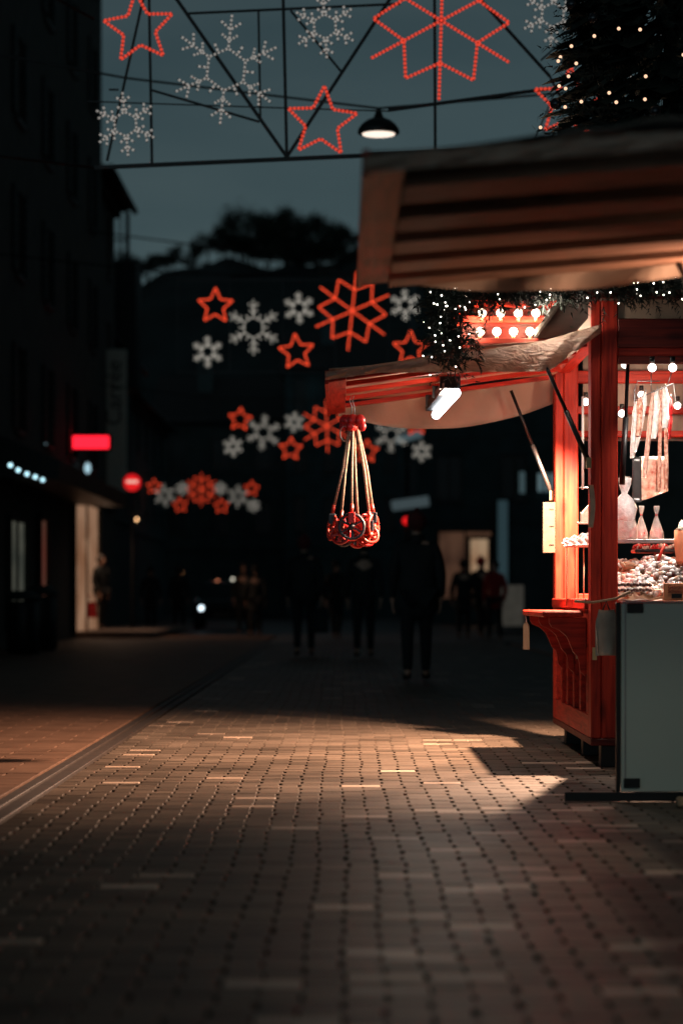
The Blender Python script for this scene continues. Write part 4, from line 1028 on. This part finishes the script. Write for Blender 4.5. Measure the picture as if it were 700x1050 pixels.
# no entry sign
Y = 60; o_ = Wd(136, 495, Y)
t = thing('no_entry_sign', o_, 'round red road sign with white bar, lit, left of the far lights', 'road sign')
q = Matrix.Rotation(R(90), 4, 'X')
g = MB(); g.lathe([(.215, 0), (.225, .02), (.225, .06), (.20, .08)], 24, M=q); g.build('case', M_black, t)
g = MB(); g.lathe([(.21, .081), (.21, .09)], 24, M=q); g.build('disc', emis('sign_red', (1, .01, .015), .75), t)
MB().box(-.14, .14, -.10, -.092, -.01, .055).build('white_bar', emis('sign_white', (1, .62, .5), .9), t)
MB().bar((.0, .03, -.24), (.0, .03, -o_.z), .06, n=8).build('pole', M_black, t)
# banner with lettering
Y = 66; x0 = WX(104, Y); x1 = WX(130, Y); z0 = WZ(508, Y); z1 = WZ(358, Y)
t = thing('banner_sign', (x0, Y, z0), 'tall pale vertical banner sign lettered Carree on the left wall', 'sign')
MB().box(0, x1 - x0, 0, .12, 0, z1 - z0, bev=.02).build('panel', mat('pale_banner', (.55, .58, .50), .7, var=.1), t)
o2 = inst('lettering', text_mesh('Carrée', .62, .006), t, (.36, -.008, (z1 - z0) * .70), (R(90), R(-90), 0)); o2.data.materials.append(mat('banner_ink', (.025, .03, .028), .6))
MB().bar((0, .06, .4), (-6.55 - x0, .06, .4), .06).build('bracket', M_black, t); MB().bar((0, .06, z1 - z0 - .4), (-6.55 - x0, .06, z1 - z0 - .4), .06).build('bracket', M_black, t)
# far white shop lettering band on the right, red lamp
t = thing('shop_sign', Wd(402, 524, 80), 'blurred pale blue lit shop sign above the walker in the street', 'sign')
MB().box(0, 1.25, 0, .12, 0, .34, bev=.03, M=Matrix.Rotation(R(-8), 4, 'Y')).build('board', emis('dim_blue_sign', (.30, .42, .46), .13), t)
MB().bar((.6, .1, .1), (.6, 3.9, .1), .05).build('arm', M_black, t)
t = thing('shop_sign', Wd(408, 455, 70), 'faint blurred pale sign between the third row lights under the flap', 'sign')
MB().box(-.05, .75, 0, .1, 0, .22, bev=.03, M=Matrix.Rotation(R(-15), 4, 'Y')).build('board', emis('faint_blue_sign', (.22, .34, .38), .22), t)
MB().bar((.4, .1, .1), (5, .1, .3), .03).build('arm', M_black, t)
t = thing('red_lamp', Wd(416.5, 534, 70), 'round glowing red lamp beside the walkers head', 'lamp')
MB().ball((0, 0, 0), .115, 12).build('globe', emis('red_globe', (1, .01, .012), .9), t); MB().bar((0, 0, -.11), (0, 0, -WZ(534, 70)), .05, n=8).build('pole', M_black, t)
# far bokeh lamps
for px, py, Y, c, s_, nm in ((117, 547.5, 90, (1, .85, .6), 2.6, 'cream'), (140, 532.5, 92, (1, .55, .25), 2.0, 'orange'), (125, 571, 96, (.55, .6, .5), .8, 'dim grey'), (137, 569, 95, (.6, .62, .5), .9, 'pale grey'), (186, 586, 100, (.8, .35, .15), .9, 'brown orange'), (223, 596, 99, (.9, .3, .15), .6, 'faint orange'), (239, 594, 98, (.8, .75, .6), .8, 'faint cream'), (394, 292 + 110, 88, (1, .9, .7), .0, '')):
    if not nm: continue
    o_ = Wd(px, py, Y); t = thing('far_lamp', o_, 'small %s out-of-focus lamp on the far left of the street' % nm, 'lamp', 'far lamps in the street')
    MB().ball((0, 0, 0), .055, 8).build('bulb', emis('far_' + nm.replace(' ', '_'), c, s_ * 3), t)
    MB().bar((0, .03, -.05), (0, .03, -o_.z), .05, n=6).build('post', M_black, t)
# poster stand
Y = 62; t = thing('poster_stand', (WX(523, Y), Y, .002), 'pale upright poster stand in the street behind the counter shelf', 'sign stand')
hh = WZ(590, Y) - .25
MB().box(-.34, .34, -.02, .02, .2, hh, bev=.02).build('poster', mat('pale_poster', (.35, .33, .28), .7, var=.5, scale=4, emit=(.5, .46, .38), es=.05), t)
g = MB(); g.box(-.38, -.342, -.03, .03, 0, hh + .04); g.box(.342, .38, -.03, .03, 0, hh + .04); g.box(-.36, .36, -.25, .25, -.0, .05); g.build('frame', M_black, t)

# ------------------------------------------------------------------ parked car (dark) with one headlamp visible
t = thing('parked_car', (WX(232, 72), 72, .002), 'dark parked car with one bright headlamp at the left of the street', 'car')
g = MB()
prof = [(-2.1, .3), (-2.15, .62), (-1.95, .82), (-1.0, .92), (-.45, 1.38), (1.0, 1.42), (1.7, .98), (2.05, .92), (2.1, .35)]
def cy(u, v):
    return None
vs = []; ws = [.80, .86, .84, .84, .62, .62, .80, .82, .80]
for s_ in (-1, 1):
    for (y, z), w2 in zip(prof, ws): vs.append((s_ * w2, y, z))
n = len(prof); fs = [tuple(range(n)), tuple(range(n, 2 * n))[::-1]] + [(k, n + k, n + (k + 1) % n, (k + 1) % n) for k in range(n)]
g.add(vs, fs); bo = g.build('body', mat('dark_car_paint', (.012, .013, .016), .25, .3, bump=0), t)
MB().add([(-.70, -.97, .95), (.70, -.97, .95), (.55, -.49, 1.36), (-.55, -.49, 1.36)], [(0, 1, 2, 3)]).build('windscreen', M_glass, t)
for sx in (-1, 1):
    for y in (-1.3, 1.3):
        q = Matrix.Rotation(R(90), 4, 'Y'); wg = MB(); wg.lathe([(.2, -.1), (.31, -.1), (.32, -.05), (.32, .08), (.2, .1)], 18, (sx * .78, y, .31), M=q); wo = wg.build('wheel', M_rubber, t)
        wg = MB(); wg.lathe([(.05, .101), (.19, .101), (.18, .115)], 12, (sx * .78, y, .31), M=q); wg.build('rim', M_steel, wo)
hm = emis('headlamp_on', (.75, .9, 1), 3); 
MB().ball((-.62, -2.13, .62), .075, 10).build('headlight', hm, t); MB().ball((.62, -2.13, .62), .075, 10).build('headlight', M_glass, t)
MB().box(-.25, .25, -2.19, -2.165, .38, .48).build('number_plate', M_frame, t)

# planters / bins lower left
for px, Y, wd, hh, nm, rz in ((24, 40, .55, 1.05, 'left of two dark street bins by the shop', 0), (42, 43, .6, 1.15, 'right of two dark street bins by the shop', .2)):
    t = thing('street_bin', (WX(px, Y), Y, .002), nm, 'bin', 'street bins on the left', rz)
    g = MB(); g.lathe([(wd * .42, 0), (wd * .5, .05), (wd * .5, hh * .8), (wd * .46, hh * .84)], 14); bo = g.build('body', M_black, t)
    g = MB(); g.lathe([(wd * .54, hh * .85), (wd * .54, hh * .9), (wd * .3, hh)], 14); g.build('lid', M_shut, t)

# ------------------------------------------------------------------ people
def skinmesh(verts, edges, radii, root, lvl=1):
    me = bpy.data.meshes.new('skin'); me.from_pydata(verts, edges, []); o = bpy.data.objects.new('skin', me); COL.objects.link(o)
    o.modifiers.new('s', 'SKIN'); m2 = o.modifiers.new('d', 'SUBSURF'); m2.levels = lvl; m2.render_levels = lvl
    for i, r in enumerate(radii):
        sv = me.skin_vertices[0].data[i]; sv.radius = r if isinstance(r, tuple) else (r, r); sv.use_root = (i == root)
    dg = bpy.context.evaluated_depsgraph_get(); out = bpy.data.meshes.new_from_object(o.evaluated_get(dg))
    bpy.data.objects.remove(o); bpy.data.meshes.remove(me)
    for p in out.polygons: p.use_smooth = True
    return out
M_skin = mat('skin', (.42, .24, .17), .6, var=.08); M_coat = mat('dark_coat', (.006, .009, .010), .85, scale=20); M_trs = mat('dark_trousers', (.005, .006, .007), .9); M_shoe = mat('dark_shoes', (.02, .014, .012), .6)  # coat's faint teal lift stands in for street haze
M_hair = mat('dark_hair', (.02, .014, .01), .7); M_rhat = mat('red_knit_hat', (.08, .008, .008), .9, scale=40); M_dhat = mat('dark_knit_hat', (.008, .008, .009), .9)
def person(loc, rz, h, label, stride=.25, hat=None, coat=None, coatlen=.42, arms=(0.1, -.1), trs=None, bag=None, wide=1.0):
    """front of the body is local -y"""
    t = thing('person', loc, label, 'person', None, rz); k = h / 1.75; coat = coat or M_coat; trs = trs or M_trs
    s = stride / 2
    J = {'pel': (0, 0, .95), 'bel': (0, 0, 1.08), 'che': (0, 0, 1.30), 'neck': (0, 0, 1.46), 'nk2': (0, -.01, 1.52), 'chin': (0, -.03, 1.56), 'head': (0, -.015, 1.64), 'crown': (0, 0, 1.715),
         'hl': (-.09, 0, .90), 'kl': (-.10, -s * .7 - .02, .50), 'al': (-.10, -s + .02, .09), 'tl': (-.11, -s - .14, .035),
         'hr': (.09, 0, .90), 'kr': (.10, s * .4 - .03, .50), 'ar': (.10, s + .04, .10), 'tr': (.11, s - .11, .035),
         'sl': (-.185, 0, 1.40), 'el': (-.25, arms[0] * .4 + .04, 1.12), 'wl': (-.25, arms[0] - .06, .87), 'pl': (-.25, arms[0] - .08, .80),
         'sr': (.185, 0, 1.40), 'er': (.25, arms[1] * .4 + .04, 1.12), 'wr': (.25, arms[1] - .06, .87), 'pr': (.25, arms[1] - .08, .80), 'nose': (0, -.115, 1.625)}
    Rd = {'pel': (.14 * wide, .10), 'bel': (.13 * wide, .095), 'che': (.15 * wide, .105), 'neck': (.06, .055), 'nk2': (.052, .05), 'chin': (.055, .065), 'head': (.078, .095), 'crown': (.05, .06), 'nose': (.012, .016),
          'hl': .085, 'kl': .058, 'al': .038, 'tl': (.04, .03), 'hr': .085, 'kr': .058, 'ar': .038, 'tr': (.04, .03), 'sl': .058, 'el': .042, 'wl': .027, 'pl': (.04, .02), 'sr': .058, 'er': .042, 'wr': .027, 'pr': (.04, .02)}
    Es = [('pel', 'bel'), ('bel', 'che'), ('che', 'neck'), ('neck', 'nk2'), ('nk2', 'chin'), ('chin', 'head'), ('head', 'crown'), ('head', 'nose'), ('pel', 'hl'), ('hl', 'kl'), ('kl', 'al'), ('al', 'tl'), ('pel', 'hr'), ('hr', 'kr'), ('kr', 'ar'), ('ar', 'tr'),
          ('che', 'sl'), ('sl', 'el'), ('el', 'wl'), ('wl', 'pl'), ('che', 'sr'), ('sr', 'er'), ('er', 'wr'), ('wr', 'pr')]
    K = list(J); id_ = {n: i for i, n in enumerate(K)}
    me = skinmesh([tuple(c * k for c in J[n]) for n in K], [(id_[a], id_[b]) for a, b in Es], [tuple(x * k for x in Rd[n]) if isinstance(Rd[n], tuple) else Rd[n] * k for n in K], 0)
    # fingers joined into the same mesh
    g = MB(); g.v = [tuple(v.co) for v in me.vertices]; g.f = [tuple(p.vertices) for p in me.polygons]; g.m = [0] * len(g.f); g.sm = [True] * len(g.f)
    for sd in ('l', 'r'):
        p = Vector(J['p' + sd]) * k; sx = -1 if sd == 'l' else 1
        for q in range(4):
            ln = (.07, .082, .078, .06)[q] * k; yy = (-.03 + .02 * q) * k; b0 = p + Vector((0, yy, 0)); b1 = b0 + Vector((-sx * .006, -.004, -ln * .55 - .02 * k)); b2 = b1 + Vector((-sx * .02 * k, -.004, -ln * .45))
            g.tube([b0, b1, b2], .009, 6, rs=[.010 * k, .009 * k, .007 * k])
        b0 = p + Vector((-sx * .0, -.03 * k, .02 * k)); g.tube([b0, b0 + Vector((-sx * .01, -.035 * k, -.03 * k)), b0 + Vector((-sx * .012, -.04 * k, -.06 * k))], .01, 6, rs=[.012 * k, .0105 * k, .008 * k])
    g.build('body', M_skin, t); bpy.data.meshes.remove(me)
    def sub(names, edges, grow, name, m_, root, extra=None):
        J2 = dict(J); R2 = dict(Rd)
        if extra:
            for n_, (p_, r_) in extra.items(): J2[n_] = p_; R2[n_] = r_
        idx = {n: i for i, n in enumerate(names)}
        rr_ = []
        for n_ in names:
            r_ = R2[n_]; r_ = r_ if isinstance(r_, tuple) else (r_, r_); rr_.append(tuple((x + grow) * k for x in r_))
        me = skinmesh([tuple(c * k for c in J2[n]) for n in names], [(idx[a], idx[b]) for a, b in edges], rr_, root)
        me.materials.clear(); me.materials.append(m_); me.name = name; return inst(name, me, t)
    hem = (0, .0, .95 - coatlen); 
    sub(['che', 'bel', 'pel', 'hem', 'neck', 'nk2', 'sl', 'el', 'wl', 'sr', 'er', 'wr'], [('che', 'bel'), ('bel', 'pel'), ('pel', 'hem'), ('che', 'neck'), ('neck', 'nk2'), ('che', 'sl'), ('sl', 'el'), ('el', 'wl'), ('che', 'sr'), ('sr', 'er'), ('er', 'wr')], .022, 'coat', coat, 0, {'hem': (hem, (.19 * wide, .15))})
    sub(['pel', 'hl', 'kl', 'al', 'hr', 'kr', 'ar'], [('pel', 'hl'), ('hl', 'kl'), ('kl', 'al'), ('pel', 'hr'), ('hr', 'kr'), ('kr', 'ar')], .014, 'trousers', trs, 0)
    for sd in ('l', 'r'):
        sub(['a' + sd, 't' + sd], [('a' + sd, 't' + sd)], .012, 'shoe', M_shoe, 0)
    g = MB()
    sc_ = MB(); sc_.ball((0, .0, 1.475 * k), .088 * k, 12, sc=(1.05, 1, .72)); sc_.build('scarf', coat, t)
    if hat: g.ball((0, .01 * k, 1.67 * k), .112 * k, 12, sc=(.95, 1.05, 1.0)); g.ball((0, .01 * k, 1.79 * k), .028 * k, 8); g.build('hat', hat, t)
    else: g.ball((0, .022 * k, 1.665 * k), .108 * k, 12, sc=(.95, 1.0, 1.05)); g.build('hair', M_hair, t)
    for sx in (-1, 1): MB().ball((sx * .034 * k, -.102 * k, 1.648 * k), .011 * k, 6).build('eye', M_glass, t); 
    MB().box(-.024 * k, .024 * k, -.102 * k, -.088 * k, 1.578 * k, 1.586 * k).build('mouth', M_rhat, t)
    return t
def gy(feet): return H * F / (feet - 612)
def GP(px, feet): Y = gy(feet); return (WX(px, Y), Y, .003)
person(GP(427, 699), PI, 1.88, 'walker in a long dark coat and red hat right of the street middle, largest figure', .30, M_rhat, coatlen=.34, wide=1.5, arms=(.05, -.05))
person(GP(312, 673), PI, 1.9, 'walker in bulky dark jacket and red cap carrying a bag left of the toys', .28, M_rhat, coatlen=.2, wide=1.5)
person(GP(373, 674), PI, 1.85, 'dark figure standing below the hanging toys', .34, M_dhat, coatlen=.2, wide=1.15)
person((WX(104, 58), 58, .16), .9, 1.78, 'person in black standing before the warm lit doorway', .2, None, coatlen=.12, arms=(-.1, .1))
person(GP(345, 655), .3, 1.75, 'small dark walker between the two nearer figures in the street', .3, M_dhat)
person(GP(475, 655), PI, 1.78, 'dark person left of the group before the lit shop window', .2, None, wide=1.1)
person(GP(493, 654), .5, 1.85, 'tall person with red hat in the group before the shop window', .3, mat('bright_red_hat', (.5, .012, .012), .8), wide=1.2)
person(GP(507, 657), -.4, 1.72, 'person with bright red coat at the right of the far group', .2, None, coat=mat('red_coat', (.30, .012, .012), .9), coatlen=.3)
person(GP(250, 650), 0, 1.8, 'dark person standing in front of the parked car', .25, None, wide=1.2)
person(GP(262, 652), PI, 1.7, 'second dark person by the parked car, right of the other', .3, M_dhat, wide=1.1)
person((WX(155, 66), 66, .003), .2, 1.75, 'dark person on the left pavement beyond the lit doorway', .3, M_dhat)
person((WX(184, 68), 68, .003), PI, 1.8, 'dark person left of the parked car', .3, None)
# bags
def bag(loc, m_, label, sz=.3):
    t = thing('carrier_bag', loc, label, 'bag'); g = MB(); g.sheet(lambda u, v: ((u - .5) * sz * (1 - .12 * v), .03 * math.sin(PI * u) , v * sz * 1.1), 8, 6, .08); g.build('bag_body', m_, t)
    MB().tube([(-.07, .04, sz * 1.08), (-.05, .04, sz * 1.6), (.05, .04, sz * 1.6), (.07, .04, sz * 1.08)], .01, 6).build('handle', m_, t)
bag((WX(93, 57.9), 57.9, .45), mat('red_bag', (.55, .02, .03), .7), 'red shopping bag held by the person at the lit doorway', .34)
P_ = GP(326, 673); bag((P_[0], P_[1], .38), M_coat, 'dark bag carried by the walker left of the toys', .34)

# ------------------------------------------------------------------ hill and trees
M_hill = mat('dark_hillside', (.014, .021, .021), .95, scale=.3, var=.5)
def hz(x, y):
    r = math.exp(-((y - 205) / 35.0) ** 2) * (28.0 + .09 * (x + 20) + .6 * math.sin(x * .45) + .4 * math.sin(x * 1.2))
    return r
g = MB(); nu, nv = 90, 30; vs = []; fs = []
for i in range(nu + 1):
    for j in range(nv + 1):
        x = -70 + 160 * i / nu; y = 145 + 130 * j / nv; vs.append((x, y, hz(x, y) - .2))
for i in range(nu):
    for j in range(nv): a = i * (nv + 1) + j; fs.append((a, a + nv + 1, a + nv + 2, a + 1))
g.add(vs, fs, 0, True); tag(g.build('hill', M_hill), kind='structure')
def tree_meshes(seed, h, cr, leaf):
    r = random.Random(seed); tr = MB(); cw = MB()
    tips = []
    def grow(p, d, ln, rad, lv):
        d = d.normalized(); q = p + d * ln; tr.tube([p, (p + q) / 2 + Vector((r.uniform(-.05, .05), r.uniform(-.05, .05), 0)) * ln, q], rad, 5, rs=[rad, rad * .82, rad * .62])
        if lv <= 2: tips.append(q)
        if lv == 0: return
        for k in range(r.choice((3, 3, 4))):
            nd = d + Vector((r.gauss(0, .55), r.gauss(0, .55), r.gauss(.05, .3))); grow(q, nd, ln * r.uniform(.68, .92), rad * .6, lv - 1)
    grow(Vector((0, 0, 0)), Vector((0, 0, 1)), h * .2, h * .028, 4)
    for tpt in tips:
        for k in range(leaf):
            c = tpt + Vector((r.gauss(0, 1), r.gauss(0, 1), r.gauss(0, .8))) * h * .055; s_ = h * .014 * r.uniform(.6, 1.5)
            a = Vector((r.gauss(0, 1), r.gauss(0, 1), r.gauss(0, 1))).normalized(); b_ = a.cross(Vector((0, 0, 1))).normalized()
            cw.add([c - b_ * s_, c + a * s_ * 1.6, c + b_ * s_], [(0, 1, 2)])
    return tr.mesh('trunk', M_bark), cw.mesh('crown', M_leaf)
TM = [tree_meshes(1, 10, 3, 16), tree_meshes(4, 10, 3, 7), tree_meshes(8, 10, 3, 22)]
TH = [max(v.co.z for v in m.vertices) for a_, m in TM]
trees = [(118, 262, 7, 2), (136, 252, 7, 0), (158, 258, 6, 2), (178, 248, 7, 0), (200, 246, 7, 2), (214, 232, 9, 0), (232, 226, 10, 2), (247, 206, 13, 0), (262, 212, 12, 2), (277, 224, 12, 1), (296, 207, 12.5, 2), (309, 214, 11, 0), (322, 215, 10, 2), (338, 223, 9.5, 2), (352, 229, 9, 2), (368, 237, 8, 2), (384, 241, 8, 2), (172, 262, 6, 2), (224, 245, 8, 2), (284, 244, 10, 2), (330, 250, 8, 2)]
for q_ in ((240, 238, 6, 2), (256, 240, 6, 0), (292, 238, 6, 2), (306, 240, 6, 0), (326, 244, 6, 2), (344, 246, 6, 0), (362, 250, 6, 2)): trees.append(q_)
for k in range(15): trees.append((112 + k * 20, 264 + 5 * math.sin(k * 1.7) - (14 if 5 < k < 13 else 0), 6, (0, 2)[k % 2]))
wds = ['far left edge', 'left by the railing', 'left low', 'left', 'left of the tall trees', 'at the foot of the tall group', 'leading the tall group', 'tallest left', 'left middle of the tall group', 'bare, in the tall group', 'tallest right', 'right of the tall group', 'bare, right slope', 'right slope', 'right slope lower', 'right beside the flap', 'behind the flap corner', 'low front left', 'front of the tall group left', 'front of the tall group middle', 'front right']
for i, (px, py, h, kd) in enumerate(trees):
    Y = 196 + (i * 7 % 13); X = WX(px, Y); top = WZ(py, Y)
    t = thing('hill_tree', (X, Y, top - h * .98), 'dusky tree on the hill skyline, ' + wds[i] if i < len(wds) else 'low bushy tree in the dark row filling the foot of the skyline', 'tree', 'trees on the hill skyline', i * 1.3)
    # reach the ground: trunk sits on the hill, so raise the height if needed
    z0 = hz(X, Y) - .3; hh = top - z0; t.location.z = z0; s_ = hh / TH[kd]
    a, b = TM[kd]; wx = s_ * (.86 if i < 21 else 2.2); inst('trunk', a, t, sc=(wx, wx, s_)); inst('crown', b, t, sc=(wx, wx, s_))
